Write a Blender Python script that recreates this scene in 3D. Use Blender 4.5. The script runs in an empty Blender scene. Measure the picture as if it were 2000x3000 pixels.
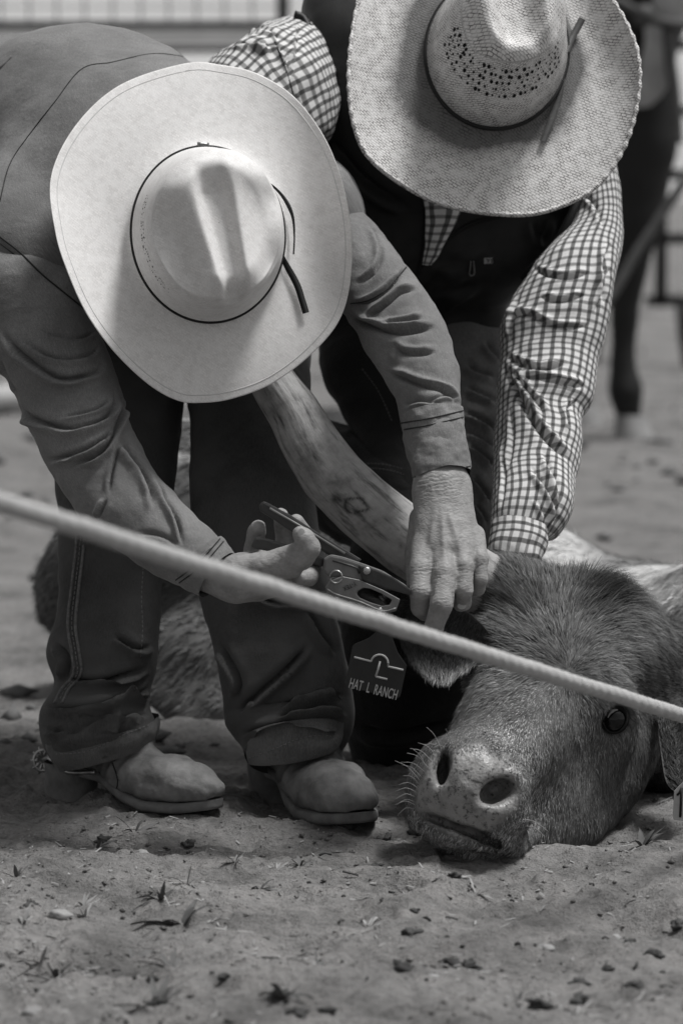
import bpy, bmesh, math, random
import numpy as np
from mathutils import Vector, Matrix
from mathutils.bvhtree import BVHTree
random.seed(7); RNG = np.random.default_rng(7)
SC = bpy.context.scene
COL = SC.collection
# ------------------------------------------------------------------ camera, world, sun, exposure
F = 11500.0            # focal length in photograph pixels (photograph 2000 x 3000)
CH = 0.92              # camera height
HORIZON = 281.0
TH = math.atan((1500 - HORIZON) / F)
cd = bpy.data.cameras.new('camera'); cam = bpy.data.objects.new('camera', cd); COL.objects.link(cam)
cam.location = (0, 0, CH); cam.rotation_euler = (math.pi / 2 - TH, 0, 0)
cd.sensor_fit = 'VERTICAL'; cd.sensor_height = 36.0; cd.lens = 36.0 * F / 3000.0
cd.clip_start = 0.1; cd.clip_end = 2000
cd.dof.use_dof = True; cd.dof.focus_distance = 4.86; cd.dof.aperture_fstop = 5.2
SC.camera = cam
SUN_EL, SUN_AZ = math.radians(71), math.radians(92)   # azimuth measured clockwise from +Y (behind the scene) towards +X
w = bpy.data.worlds.new('World'); SC.world = w; w.use_nodes = True
nt = w.node_tree; nt.nodes.clear()
sky = nt.nodes.new('ShaderNodeTexSky'); sky.sky_type = 'NISHITA'; sky.sun_disc = False
sky.sun_elevation = SUN_EL; sky.sun_rotation = SUN_AZ; sky.dust_density = 3.0
bw = nt.nodes.new('ShaderNodeRGBToBW'); bg = nt.nodes.new('ShaderNodeBackground'); bg.inputs[1].default_value = 0.088
wo = nt.nodes.new('ShaderNodeOutputWorld')
nt.links.new(sky.outputs[0], bw.inputs[0]); nt.links.new(bw.outputs[0], bg.inputs[0]); nt.links.new(bg.outputs[0], wo.inputs[0])
sl = bpy.data.lights.new('sun', 'SUN'); sl.energy = 2.35; sl.angle = math.radians(12); sl.color = (1, 0.995, 0.985)
sun = bpy.data.objects.new('sun', sl); COL.objects.link(sun)
sd = Vector((math.sin(SUN_AZ) * math.cos(SUN_EL), math.cos(SUN_AZ) * math.cos(SUN_EL), math.sin(SUN_EL)))
sun.rotation_euler = sd.to_track_quat('Z', 'Y').to_euler()
SC.view_settings.view_transform = 'Standard'; SC.view_settings.look = 'None'
SC.view_settings.exposure = 0.58; SC.view_settings.gamma = 1.0; SC.view_settings.use_curve_mapping = False
SC.render.resolution_x = 682; SC.render.resolution_y = 1024

# ------------------------------------------------------------------ geometry helpers
CAM = np.array([0, 0, CH]); FWD = np.array([0, math.cos(TH), -math.sin(TH)]); UP = np.array([0, math.sin(TH), math.cos(TH)]); RT = np.array([1.0, 0, 0])
def P(x, y, D):
    d = FWD + RT * (x - 1000) / F + UP * (1500 - y) / F
    return CAM + d * (D / d[1])
def G(x, y):
    d = FWD + RT * (x - 1000) / F + UP * (1500 - y) / F
    return CAM + d * (CH / -d[2])
def proj(V):
    q = np.asarray(V) - CAM; z = q @ FWD
    return np.stack([1000 + F * (q @ RT) / z, 1500 - F * (q @ UP) / z], -1)
def px(r, D): return r * D / F
def nrm(v): v = np.asarray(v, float); return v / (np.linalg.norm(v, axis=-1, keepdims=True) + 1e-12)

def _h(ix, iy, iz, s):
    n = (ix * 374761393 + iy * 668265263 + iz * 2147483647 + s * 144665) & 0xffffffff
    n = ((n ^ (n >> 13)) * 1274126177) & 0xffffffff
    n = ((n ^ (n >> 16)) * 2246822519) & 0xffffffff
    return ((n ^ (n >> 15)) & 0xffff) / 32767.5 - 1
def vnoise(p, s=0):
    p = np.asarray(p, float)
    i = np.floor(p).astype(np.int64); f = p - i; f = f * f * (3 - 2 * f)
    x, y, z = i[..., 0], i[..., 1], i[..., 2]; fx, fy, fz = f[..., 0], f[..., 1], f[..., 2]
    def L(a, b, t): return a + (b - a) * t
    return L(L(L(_h(x, y, z, s), _h(x + 1, y, z, s), fx), L(_h(x, y + 1, z, s), _h(x + 1, y + 1, z, s), fx), fy),
             L(L(_h(x, y, z + 1, s), _h(x + 1, y, z + 1, s), fx), L(_h(x, y + 1, z + 1, s), _h(x + 1, y + 1, z + 1, s), fx), fy), fz)
def fbm(p, o=3, s=0):
    a, r, q = 1.0, 0, np.asarray(p, float)
    for k in range(o): r = r + a * vnoise(q, s + k); q = q * 2.03 + 7.1; a *= 0.5
    return r

def mkmesh(name, V, Fc, uv=None, attrs=None, smooth=True):
    V = np.asarray(V, np.float32); Fc = np.asarray(Fc, np.int32); k = Fc.shape[1]
    me = bpy.data.meshes.new(name)
    me.vertices.add(len(V)); me.vertices.foreach_set('co', V.ravel())
    keep = np.ones(Fc.shape, bool)
    if k == 4: keep[:, 3] = Fc[:, 3] != Fc[:, 2]
    li = Fc[keep]; tot = keep.sum(1).astype(np.int32)
    me.loops.add(len(li)); me.loops.foreach_set('vertex_index', li)
    me.polygons.add(len(Fc)); me.polygons.foreach_set('loop_start', (np.cumsum(tot) - tot).astype(np.int32))
    me.polygons.foreach_set('loop_total', tot)
    me.update(calc_edges=True)
    if smooth: me.polygons.foreach_set('use_smooth', np.ones(len(Fc), bool))
    if uv is not None:
        ul = me.uv_layers.new(name='UVMap'); ul.data.foreach_set('uv', np.asarray(uv, np.float32)[li].ravel())
    for an, a in (attrs or {}).items():
        at = me.attributes.new(an, 'FLOAT', 'POINT'); at.data.foreach_set('value', np.asarray(a, np.float32))
    me.validate()
    return me
def put(name, me, mat=None, parent=None, **props):
    o = bpy.data.objects.new(name, me); COL.objects.link(o)
    if mat is not None and me is not None:
        for m in (mat if isinstance(mat, (list, tuple)) else [mat]): me.materials.append(m)
    if parent is not None:
        o.parent = parent; o.matrix_parent_inverse = parent.matrix_world.inverted()
    for k_, v in props.items(): o[k_] = v
    return o
def thing(name, loc, label, cat, group=None):
    o = bpy.data.objects.new(name, None); COL.objects.link(o); o.location = loc; o.empty_display_size = 0.05
    o.matrix_world = Matrix.Translation(Vector(loc))
    o['label'] = label; o['category'] = cat
    if group: o['group'] = group
    return o
def merge(*ms):
    Vs, Fs, n = [], [], 0
    for V, f in ms:
        f = np.asarray(f); 
        if f.shape[1] == 3: f = np.concatenate([f, f[:, 2:3]], 1)
        Vs.append(np.asarray(V)); Fs.append(f + n); n += len(V)
    return np.concatenate(Vs), np.concatenate(Fs)
def mkpoly(name, V, faces, smooth=False):
    me = bpy.data.meshes.new(name); me.from_pydata([tuple(map(float, v)) for v in V], [], [tuple(int(i) for i in f) for f in faces]); me.update()
    if smooth: me.polygons.foreach_set('use_smooth', np.ones(len(me.polygons), bool))
    return me

def cr(pts, n):                      # Catmull-Rom through rows of pts, n samples, roughly by arc length
    pts = np.asarray(pts, float); m = len(pts)
    d = np.concatenate([[0], np.cumsum(np.linalg.norm(np.diff(pts[:, :3], axis=0), axis=1) + 1e-9)])
    t = np.linspace(0, d[-1], n); i = np.clip(np.searchsorted(d, t, 'right') - 1, 0, m - 2)
    u = ((t - d[i]) / (d[i + 1] - d[i]))[:, None]
    ext = np.concatenate([[2 * pts[0] - pts[1]], pts, [2 * pts[-1] - pts[-2]]])
    p0, p1, p2, p3 = ext[i], ext[i + 1], ext[i + 2], ext[i + 3]
    return 0.5 * (2 * p1 + (p2 - p0) * u + (2 * p0 - 5 * p1 + 4 * p2 - p3) * u ** 2 + (-p0 + 3 * p1 - 3 * p2 + p3) * u ** 3)
def crc(pts, n):                     # closed version
    pts = np.asarray(pts, float); m = len(pts)
    e = np.concatenate([pts[-3:], pts, pts[:3]]); 
    q = cr(e, 4000)
    k0 = np.argmin(((q - pts[0]) ** 2).sum(1)[:2500]); 
    k1 = k0 + 200 + np.argmin(((q[k0 + 200:] - pts[0]) ** 2).sum(1))
    seg = q[k0:k1]; d = np.concatenate([[0], np.cumsum(np.linalg.norm(np.diff(seg, axis=0), axis=1))])
    t = np.linspace(0, d[-1], n + 1)[:-1]
    return np.stack([np.interp(t, d, seg[:, c]) for c in range(pts.shape[1])], -1)
def gridfaces(nl, na, wrap=True):
    i = np.arange(nl - 1)[:, None]; j = np.arange(na if wrap else na - 1)[None, :]; j2 = (j + 1) % na
    return np.stack(np.broadcast_arrays(i * na + j, i * na + j2, (i + 1) * na + j2, (i + 1) * na + j), -1).reshape(-1, 4)
def vnormals(V, f):
    V = np.asarray(V); f = np.asarray(f)
    n = np.cross(V[f[:, 2]] - V[f[:, 0]], V[f[:, 3 if f.shape[1] > 3 else 1]] - V[f[:, 1 if f.shape[1] > 3 else 0]])
    N = np.zeros_like(V)
    for k in range(f.shape[1]): np.add.at(N, f[:, k], n)
    return nrm(N)
def loft(secs, na=96, nl=140, power=2.0, caps=True, wob=0.0, wsc=18, seed=0):
    """tube through cross-sections (left px,py, right px,py, distance, depth ratio); returns V,F,uv(metres)"""
    S = []
    for s in secs:
        l, r = P(s[0], s[1], s[4]), P(s[2], s[3], s[4]); S.append(np.concatenate([(l + r) / 2, (r - l) / 2, [s[5] if len(s) > 5 else 1.0]]))
    S = cr(S, nl); c, a, ra = S[:, :3], S[:, 3:6], S[:, 6]
    t = nrm(np.gradient(c, axis=0)); al = np.linalg.norm(a, axis=1, keepdims=True)
    b = nrm(np.cross(a, t)); b *= np.where((b @ FWD) > 0, -1, 1)[:, None]; b = b * al * ra[:, None]
    ph = np.linspace(0, 2 * np.pi, na, endpoint=False); cs, sn = np.cos(ph), np.sin(ph)
    e = 2.0 / power; cs = np.sign(cs) * abs(cs) ** e; sn = np.sign(sn) * abs(sn) ** e
    V = c[:, None] + a[:, None] * cs[None, :, None] + b[:, None] * sn[None, :, None]
    if wob:
        q = V.reshape(-1, 3); N = nrm(q - np.repeat(c, na, 0)); V = (q + N * (wob * fbm(q * wsc, 3, seed))[:, None]).reshape(V.shape)
    ln = np.concatenate([[0], np.cumsum(np.linalg.norm(np.diff(c, axis=0), axis=1))])
    circ = 2 * np.pi * float(np.mean(al[:, 0] * (1 + ra) / 2))
    uv = np.stack(np.broadcast_arrays((ph / (2 * np.pi) * circ)[None, :], ln[:, None]), -1).reshape(-1, 2)
    V = V.reshape(-1, 3); f = gridfaces(nl, na)
    # orient faces outwards
    n0 = np.cross(V[f[:, 1]] - V[f[:, 0]], V[f[:, 3]] - V[f[:, 0]]); out = V[f].mean(1) - np.repeat(c[:-1], na, 0)
    if (n0 * out).sum() < 0: f = f[:, ::-1]
    if caps:
        n = len(V); V = np.concatenate([V, c[:1], c[-1:]]); uv = np.concatenate([uv, [[0, 0]], [[0, ln[-1]]]])
        j = np.arange(na); j2 = (j + 1) % na; b0 = (nl - 1) * na
        c0 = np.stack([j, j2, np.full(na, n), np.full(na, n)], 1); c1 = np.stack([b0 + j2, b0 + j, np.full(na, n + 1), np.full(na, n + 1)], 1)
        f = np.concatenate([f, c0, c1])
    return V, f, uv
def crease(V, f, lines):
    """sculpt folds along lines given as photograph points on the camera side of a cloth surface: (points, width px, height m)"""
    N = vnormals(V, f); N *= np.where(((V - V.mean(0)) * N).sum() > 0, 1, -1)
    q = proj(V); face = np.clip(-(N @ FWD) * 2.6 - 0.25, 0, 1); D = np.zeros(len(V))
    for pts, wd, amp in lines:
        pl = cr(np.array([(x, y, 0) for x, y in pts], float), 40)[:, :2]
        best = np.full(len(V), 1e9); sg = np.zeros(len(V)); tt = np.zeros(len(V))
        idx = np.where((q[:, 0] > pl[:, 0].min() - 4 * wd) & (q[:, 0] < pl[:, 0].max() + 4 * wd) & (q[:, 1] > pl[:, 1].min() - 4 * wd) & (q[:, 1] < pl[:, 1].max() + 4 * wd))[0]
        if not len(idx): continue
        Q = q[idx]
        for k in range(len(pl) - 1):
            A, B = pl[k], pl[k + 1]; ab = B - A; l2 = ab @ ab + 1e-9
            h = np.clip(((Q - A) @ ab) / l2, 0, 1); dv = Q - A - h[:, None] * ab; d = np.hypot(dv[:, 0], dv[:, 1])
            s = np.sign(ab[0] * dv[:, 1] - ab[1] * dv[:, 0]); m = d < best[idx]
            ii = idx[m]; best[ii] = d[m]; sg[ii] = s[m]; tt[ii] = (k + h[m]) / (len(pl) - 1)
        d = best * sg; tp = np.clip(np.sin(np.pi * np.clip(tt, 0.0, 1.0)) * 1.5, 0, 1) ** 1.5
        D += 1.05 * amp * tp * (-1.05 * np.exp(-np.abs(d / (0.34 * wd)) ** 1.5) + 0.95 * np.exp(-((d - 0.85 * wd) / (0.62 * wd)) ** 2) + 0.22 * np.exp(-((d + 1.4 * wd) / (1.2 * wd)) ** 2))
    return V + N * (D * face)[:, None]

# signed distance fields -> mesh by surface nets
class SDF:
    def __init__(s, lo, hi, h):
        s.h = h; s.lo = np.asarray(lo, float); n = np.ceil((np.asarray(hi) - s.lo) / h).astype(int) + 1
        s.n = n; s.v = np.full(n, 1.0, np.float32); s.g = [s.lo[i] + h * np.arange(n[i]) for i in range(3)]
    def _box(s, lo, hi):
        a = np.clip(np.floor((np.asarray(lo) - s.lo) / s.h).astype(int), 0, s.n); b = np.clip(np.ceil((np.asarray(hi) - s.lo) / s.h).astype(int) + 1, 0, s.n)
        return tuple(slice(a[i], b[i]) for i in range(3))
    def _pts(s, bx):
        return np.stack(np.meshgrid(*[s.g[i][bx[i]] for i in range(3)], indexing='ij'), -1)
    def _apply(s, bx, d, k, op):
        o = s.v[bx]
        if op == 'u':
            hh = np.clip(0.5 + 0.5 * (o - d) / k, 0, 1); s.v[bx] = o * (1 - hh) + d * hh - k * hh * (1 - hh)
        else:
            d = -d; hh = np.clip(0.5 - 0.5 * (o - d) / k, 0, 1); s.v[bx] = o * (1 - hh) + d * hh + k * hh * (1 - hh)
    def cone(s, a, b, ra, rb, k=0.01, op='u'):
        a, b = np.asarray(a, float), np.asarray(b, float); R = max(ra, rb); m = R + 2 * k + 3 * s.h + 0.01
        bx = s._box(np.minimum(a, b) - m, np.maximum(a, b) + m)
        if any(x.stop <= x.start for x in bx): return
        p = s._pts(bx); ab = b - a; t = np.clip(((p - a) @ ab) / (ab @ ab + 1e-12), 0, 1)
        s._apply(bx, (np.linalg.norm(p - a - t[..., None] * ab, axis=-1) - (ra + (rb - ra) * t)).astype(np.float32), k, op)
    def chain(s, pts, rs, k=0.01):
        for i in range(len(pts) - 1): s.cone(pts[i], pts[i + 1], rs[i], rs[i + 1], k)
    def ell(s, c, r, M=None, k=0.01, op='u'):
        c, r = np.asarray(c, float), np.asarray(r, float); M = np.eye(3) if M is None else np.asarray(M, float)
        m = r.max() + 2 * k + 3 * s.h + 0.01
        bx = s._box(c - m, c + m)
        if any(x.stop <= x.start for x in bx): return
        q = (s._pts(bx) - c) @ M.T; k0 = np.linalg.norm(q / r, axis=-1); k1 = np.linalg.norm(q / r ** 2, axis=-1) + 1e-9
        s._apply(bx, (k0 * (k0 - 1) / k1).astype(np.float32), k, op)
    def join(s, other, k=0.005): s._apply(tuple(slice(0, n) for n in s.n), other.v, k, 'u')
    def mesh(s, smooth=2):
        v = s.v; ins = v < 0; nx, ny, nz = v.shape
        cnt = np.zeros((nx - 1, ny - 1, nz - 1), np.int8)
        for dx in (0, 1):
            for dy in (0, 1):
                for dz in (0, 1): cnt += ins[dx:nx - 1 + dx, dy:ny - 1 + dy, dz:nz - 1 + dz]
        act = (cnt > 0) & (cnt < 8); I = np.argwhere(act); idm = np.full(act.shape, -1, np.int64); idm[act] = np.arange(len(I))
        acc = np.zeros((len(I), 3)); num = np.zeros(len(I)); C = [(a, b, c) for a in (0, 1) for b in (0, 1) for c in (0, 1)]
        for a in C:
            for ax in range(3):
                if a[ax]: continue
                b = list(a); b[ax] = 1
                va = v[I[:, 0] + a[0], I[:, 1] + a[1], I[:, 2] + a[2]]; vb = v[I[:, 0] + b[0], I[:, 1] + b[1], I[:, 2] + b[2]]
                m = (va < 0) != (vb < 0); t = np.where(m, va / np.where(m, va - vb, 1), 0)
                p = np.tile(np.array(a, float), (len(I), 1)); p[:, ax] = t; acc[m] += p[m]; num[m] += 1
        V = s.lo + s.h * (I + acc / num[:, None]); Q = []
        for ax in range(3):
            u, w_ = (ax + 1) % 3, (ax + 2) % 3
            sa = [slice(1, n - 1) for n in v.shape]; sb = list(sa); sa[ax] = slice(0, v.shape[ax] - 1); sb[ax] = slice(1, v.shape[ax])
            A, B = ins[tuple(sa)], ins[tuple(sb)]
            for flip, mm in ((0, A & ~B), (1, ~A & B)):
                J = np.argwhere(mm); 
                if not len(J): continue
                off = np.array([1, 1, 1]); off[ax] = 0; J = J + off
                def at(du, dw):
                    q = J.copy(); q[:, u] -= du; q[:, w_] -= dw; return idm[q[:, 0], q[:, 1], q[:, 2]]
                qd = np.stack([at(1, 1), at(0, 1), at(0, 0), at(1, 0)], 1); Q.append(qd[:, ::-1] if flip else qd)
        f = np.concatenate(Q); f = f[(f >= 0).all(1)]
        return laps(V, f, smooth), f
def laps(V, f, n, lam=0.5):
    e = np.concatenate([f[:, [i, (i + 1) % 4]] for i in range(4)]); e = np.concatenate([e, e[:, ::-1]])
    deg = np.bincount(e[:, 0], minlength=len(V))[:, None] + 1e-9
    for _ in range(n):
        A = np.stack([np.bincount(e[:, 0], weights=V[e[:, 1], c], minlength=len(V)) for c in range(3)], 1) / deg
        V = V + lam * (A - V)
    return V
def tube(path, r, na=8, closed=False):
    path = np.asarray(path, float); r = np.broadcast_to(np.asarray(r, float), (len(path),))
    t = nrm(np.gradient(path, axis=0)); ref = np.array([0, 0, 1.0]); 
    if abs(t @ ref).mean() > 0.9: ref = np.array([0, 1.0, 0])
    a = nrm(np.cross(t, ref)); b = np.cross(t, a); ph = np.linspace(0, 2 * np.pi, na, endpoint=False)
    V = path[:, None] + (a[:, None] * np.cos(ph)[None, :, None] + b[:, None] * np.sin(ph)[None, :, None]) * r[:, None, None]
    f = gridfaces(len(path), na); V = V.reshape(-1, 3)
    if closed:
        j = np.arange(na); l = (len(path) - 1) * na; f = np.concatenate([f, np.stack([l + j, l + (j + 1) % na, (j + 1) % na, j], 1)])
    else:
        n = len(V); V = np.concatenate([V, path[:1], path[-1:]]); j = np.arange(na); j2 = (j + 1) % na; l = (len(path) - 1) * na
        f = np.concatenate([f, np.stack([j2, j, np.full(na, n), np.full(na, n)], 1), np.stack([l + j, l + j2, np.full(na, n + 1), np.full(na, n + 1)], 1)])
    return V, f
def bvh(V, f): return BVHTree.FromPolygons([Vector(v) for v in np.asarray(V)], [tuple(int(i) for i in q) for q in np.asarray(f)])
def onsurf(tree, pts, n, lift=0.0008):
    out = []
    for x, y in cr(np.array([(a, b, 0) for a, b in pts], float), n)[:, :2]:
        d = FWD + RT * (x - 1000) / F + UP * (1500 - y) / F; d = d / np.linalg.norm(d)
        h = tree.ray_cast(Vector(CAM), Vector(d))
        if h[0] is not None: out.append(np.array(h[0]) - d * lift)
    return np.array(out) if len(out) > 1 else None
def seam(name, tree, pts, mat, parent, r=0.0011, n=40, lift=0.0007, dash=False):
    q = onsurf(tree, pts, n, lift)
    if q is None: return
    if dash:
        ms = [tube(q[i:i + 3], r, 5) for i in range(0, len(q) - 3, 3)]
        V, f = merge(*ms)
        return put(name, mkmesh(name, V, f), mat, parent, kind='stuff')
    V, f = tube(q, r, 6); return put(name, mkmesh(name, V, f), mat, parent)
def plate(poly, D, th, tilt=None):
    """solid plate from a px outline at distance D (list or scalar), thickness th away from the camera"""
    n = len(poly); D = np.broadcast_to(np.asarray(D, float), (n,))
    A = np.array([P(x, y, d) for (x, y), d in zip(poly, D)]); B = A + FWD * th
    V = np.concatenate([A, B]); F_ = [tuple(range(n))[::-1], tuple(range(n, 2 * n))] + [(i, (i + 1) % n, n + (i + 1) % n, n + i) for i in range(n)]
    return V, F_
def plate_obj(name, poly, D, th, mat, parent, bevel=0.0015):
    V, f = plate(poly, D, th); me = mkpoly(name, V, f)
    bm = bmesh.new(); bm.from_mesh(me); bmesh.ops.recalc_face_normals(bm, faces=bm.faces)
    bmesh.ops.bevel(bm, geom=list(bm.edges), offset=bevel, segments=2, affect='EDGES', profile=0.6); bm.to_mesh(me); bm.free()
    return put(name, me, mat, parent)

# ------------------------------------------------------------------ materials (black and white place: neutral tones)
def grey(v): return (v, v * 0.994, v * 0.99, 1)
def newmat(name):
    m = bpy.data.materials.new(name); m.use_nodes = True; n = m.node_tree.nodes; b = n['Principled BSDF']; return m, m.node_tree, b
def N_(t, ty, **kw):
    n = t.nodes.new(ty)
    for k, v in kw.items():
        if k.startswith('i_'): 
            n.inputs[k[2:]].default_value = v
        else: setattr(n, k, v)
    return n
def math_(t, op, a, b=None, c=None):
    n = t.nodes.new('ShaderNodeMath'); n.operation = op
    for i, v in enumerate((a, b, c)):
        if v is None: continue
        if isinstance(v, (int, float)): n.inputs[i].default_value = v
        else: t.links.new(v, n.inputs[i])
    return n.outputs[0]
def coords(t, kind='Object', scale=(1, 1, 1)):
    if kind == 'UV':
        o = N_(t, 'ShaderNodeUVMap').outputs[0]
    else:
        o = N_(t, 'ShaderNodeTexCoord').outputs[kind]
    m = N_(t, 'ShaderNodeMapping'); m.inputs['Scale'].default_value = scale; t.links.new(o, m.inputs[0]); return m.outputs[0]
def noise_(t, co, scale, detail=4, rough=0.55):
    n = N_(t, 'ShaderNodeTexNoise'); n.inputs['Scale'].default_value = scale; n.inputs['Detail'].default_value = detail; n.inputs['Roughness'].default_value = rough
    t.links.new(co, n.inputs['Vector']); return n.outputs[0]
def ramp_(t, fac, stops):
    r = N_(t, 'ShaderNodeValToRGB'); e = r.color_ramp.elements
    while len(e) < len(stops): e.new(0.5)
    for i, (p, v) in enumerate(stops): e[i].position = p; e[i].color = grey(v)
    t.links.new(fac, r.inputs[0]); return r.outputs[0]
def bump_(t, b, hgt, strength, dist=0.002, chain=None):
    n = N_(t, 'ShaderNodeBump'); n.inputs['Strength'].default_value = strength; n.inputs['Distance'].default_value = dist
    t.links.new(hgt, n.inputs['Height'])
    if chain is not None: t.links.new(chain, n.inputs['Normal'])
    t.links.new(n.outputs[0], b.inputs['Normal']); return n.outputs[0]
def mixc(t, fac, a, b, mode='MIX'):
    n = N_(t, 'ShaderNodeMix', data_type='RGBA', blend_type=mode)
    for s, v in ((0, fac), (6, a), (7, b)):
        if isinstance(v, (int, float)): n.inputs[s].default_value = v if s == 0 else grey(v)
        else: t.links.new(v, n.inputs[s])
    return n.outputs[2]
def simple(name, v, rough=0.7, var=0.15, scale=30, bs=120, bstr=0.3, bdist=0.001, co='Object', metal=0, spec=0.3, det=5):
    m, t, b = newmat(name); c = coords(t, co); n1 = noise_(t, c, scale, det)
    t.links.new(ramp_(t, n1, [(0.28, v * (1 - var)), (0.72, v * (1 + var))]), b.inputs['Base Color'])
    b.inputs['Roughness'].default_value = rough; b.inputs['Metallic'].default_value = metal; b.inputs['Specular IOR Level'].default_value = spec
    if bstr: bump_(t, b, noise_(t, c, bs, 5), bstr, bdist)
    return m
def denim(name, v, fade=0.5, spec=0.15):
    m, t, b = newmat(name); c = coords(t, 'UV', (620, 150, 1)); c2 = coords(t, 'UV', (900, 900, 1)); c3 = coords(t, 'Object')
    streak = noise_(t, c, 1.0, 3); fine = noise_(t, c2, 1.0, 2); big = noise_(t, c3, 9, 4)
    k = math_(t, 'ADD', math_(t, 'MULTIPLY', streak, 0.4), math_(t, 'ADD', math_(t, 'MULTIPLY', fine, 0.55), math_(t, 'MULTIPLY', big, fade)))
    col = ramp_(t, k, [(0.45, v * 0.55), (0.75, v), (1.05, v * 1.7)]); t.links.new(col, b.inputs['Base Color'])
    b.inputs['Roughness'].default_value = 0.9; b.inputs['Specular IOR Level'].default_value = spec; b.inputs['Sheen Weight'].default_value = 0.08
    n1 = bump_(t, b, fine, 0.35, 0.0008); bump_(t, b, noise_(t, c3, 55, 6, 0.6), 0.6, 0.0032, n1)
    return m
def plaid(name, per=0.0112, light=0.62, mid=0.2, dark=0.03):
    m, t, b = newmat(name); c = coords(t, 'UV'); s = N_(t, 'ShaderNodeSeparateXYZ'); 
    wob = N_(t, 'ShaderNodeTexNoise'); wob.inputs['Scale'].default_value = 25; t.links.new(c, wob.inputs['Vector'])
    vm = N_(t, 'ShaderNodeVectorMath', operation='SCALE'); vm.inputs['Scale'].default_value = 0.006; t.links.new(wob.outputs['Color'], vm.inputs[0])
    va = N_(t, 'ShaderNodeVectorMath', operation='ADD'); t.links.new(c, va.inputs[0]); t.links.new(vm.outputs[0], va.inputs[1]); t.links.new(va.outputs[0], s.inputs[0])
    fs = []
    for ax in (0, 1):
        f = math_(t, 'ABSOLUTE', math_(t, 'SUBTRACT', math_(t, 'FRACT', math_(t, 'DIVIDE', s.outputs[ax], per)), 0.5))
        r = N_(t, 'ShaderNodeMapRange'); r.interpolation_type = 'SMOOTHSTEP'; r.inputs[1].default_value = 0.15; r.inputs[2].default_value = 0.24
        t.links.new(f, r.inputs[0]); fs.append(math_(t, 'SUBTRACT', 1.0, r.outputs[0]))
    a = math_(t, 'MULTIPLY', fs[0], 0.78); bb = math_(t, 'MULTIPLY', fs[1], 0.62)
    k = math_(t, 'MULTIPLY', math_(t, 'SUBTRACT', 1.0, a), math_(t, 'SUBTRACT', 1.0, bb))
    n1 = noise_(t, coords(t, 'UV', (700, 700, 1)), 1.0, 2)
    k = math_(t, 'MULTIPLY', k, math_(t, 'ADD', 0.8, math_(t, 'MULTIPLY', n1, 0.4)))
    t.links.new(ramp_(t, k, [(0.0, 0.012), (1.0, light)]), b.inputs['Base Color'])
    b.inputs['Roughness'].default_value = 0.85; b.inputs['Specular IOR Level'].default_value = 0.2
    bump_(t, b, noise_(t, coords(t, 'Object'), 60, 4), 0.4, 0.002)
    return m
def straw(name, v, per, gap, contrast, bstr, stain=False):
    m, t, b = newmat(name); c = coords(t, 'UV', (1, 1, 1))
    r = N_(t, 'ShaderNodeVectorRotate', rotation_type='Z_AXIS'); r.inputs['Angle'].default_value = 0.6; t.links.new(c, r.inputs['Vector'])
    wn = N_(t, 'ShaderNodeTexNoise'); wn.inputs['Scale'].default_value = 60; t.links.new(c, wn.inputs['Vector'])
    sc = N_(t, 'ShaderNodeVectorMath', operation='SCALE'); sc.inputs['Scale'].default_value = per * 1.6; t.links.new(wn.outputs['Color'], sc.inputs[0])
    ad = N_(t, 'ShaderNodeVectorMath', operation='ADD'); t.links.new(r.outputs[0], ad.inputs[0]); t.links.new(sc.outputs[0], ad.inputs[1])
    br = N_(t, 'ShaderNodeTexBrick', offset=0.5); br.inputs['Scale'].default_value = 1.0
    br.inputs['Brick Width'].default_value = per * 2.1; br.inputs['Row Height'].default_value = per; br.inputs['Mortar Size'].default_value = per * gap; br.inputs['Mortar Smooth'].default_value = 0.6
    br.inputs['Color1'].default_value = grey(1.0); br.inputs['Color2'].default_value = grey(0.86); br.inputs['Mortar'].default_value = grey(1 - contrast)
    wn.inputs['Detail'].default_value = 4
    t.links.new(ad.outputs[0], br.inputs['Vector'])
    n1 = noise_(t, coords(t, 'UV', (1, 1, 1)), 14, 4); n2 = noise_(t, coords(t, 'UV', (900, 250, 1)), 1, 3)
    base = ramp_(t, n1, [(0.3, v * 0.97), (0.7, v * 1.03)])
    gk = ramp_(t, noise_(t, coords(t, 'UV'), 1.1 / per * 0.22, 3, 0.6), [(0.38, 0.25), (0.6, 1.0)])
    base = mixc(t, gk, base, mixc(t, 1.0, base, br.outputs[0], 'MULTIPLY')); base = mixc(t, 1.0, base, ramp_(t, n2, [(0.25, 0.88), (0.7, 1.05)]), 'MULTIPLY')
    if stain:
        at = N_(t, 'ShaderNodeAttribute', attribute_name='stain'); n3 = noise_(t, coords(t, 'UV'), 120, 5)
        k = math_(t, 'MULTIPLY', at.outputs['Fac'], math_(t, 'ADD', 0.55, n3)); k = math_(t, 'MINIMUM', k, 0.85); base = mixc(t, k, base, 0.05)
    t.links.new(base, b.inputs['Base Color']); b.inputs['Roughness'].default_value = 0.6; b.inputs['Specular IOR Level'].default_value = 0.25
    bump_(t, b, br.outputs[0], bstr, per * 0.5)
    return m
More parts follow.
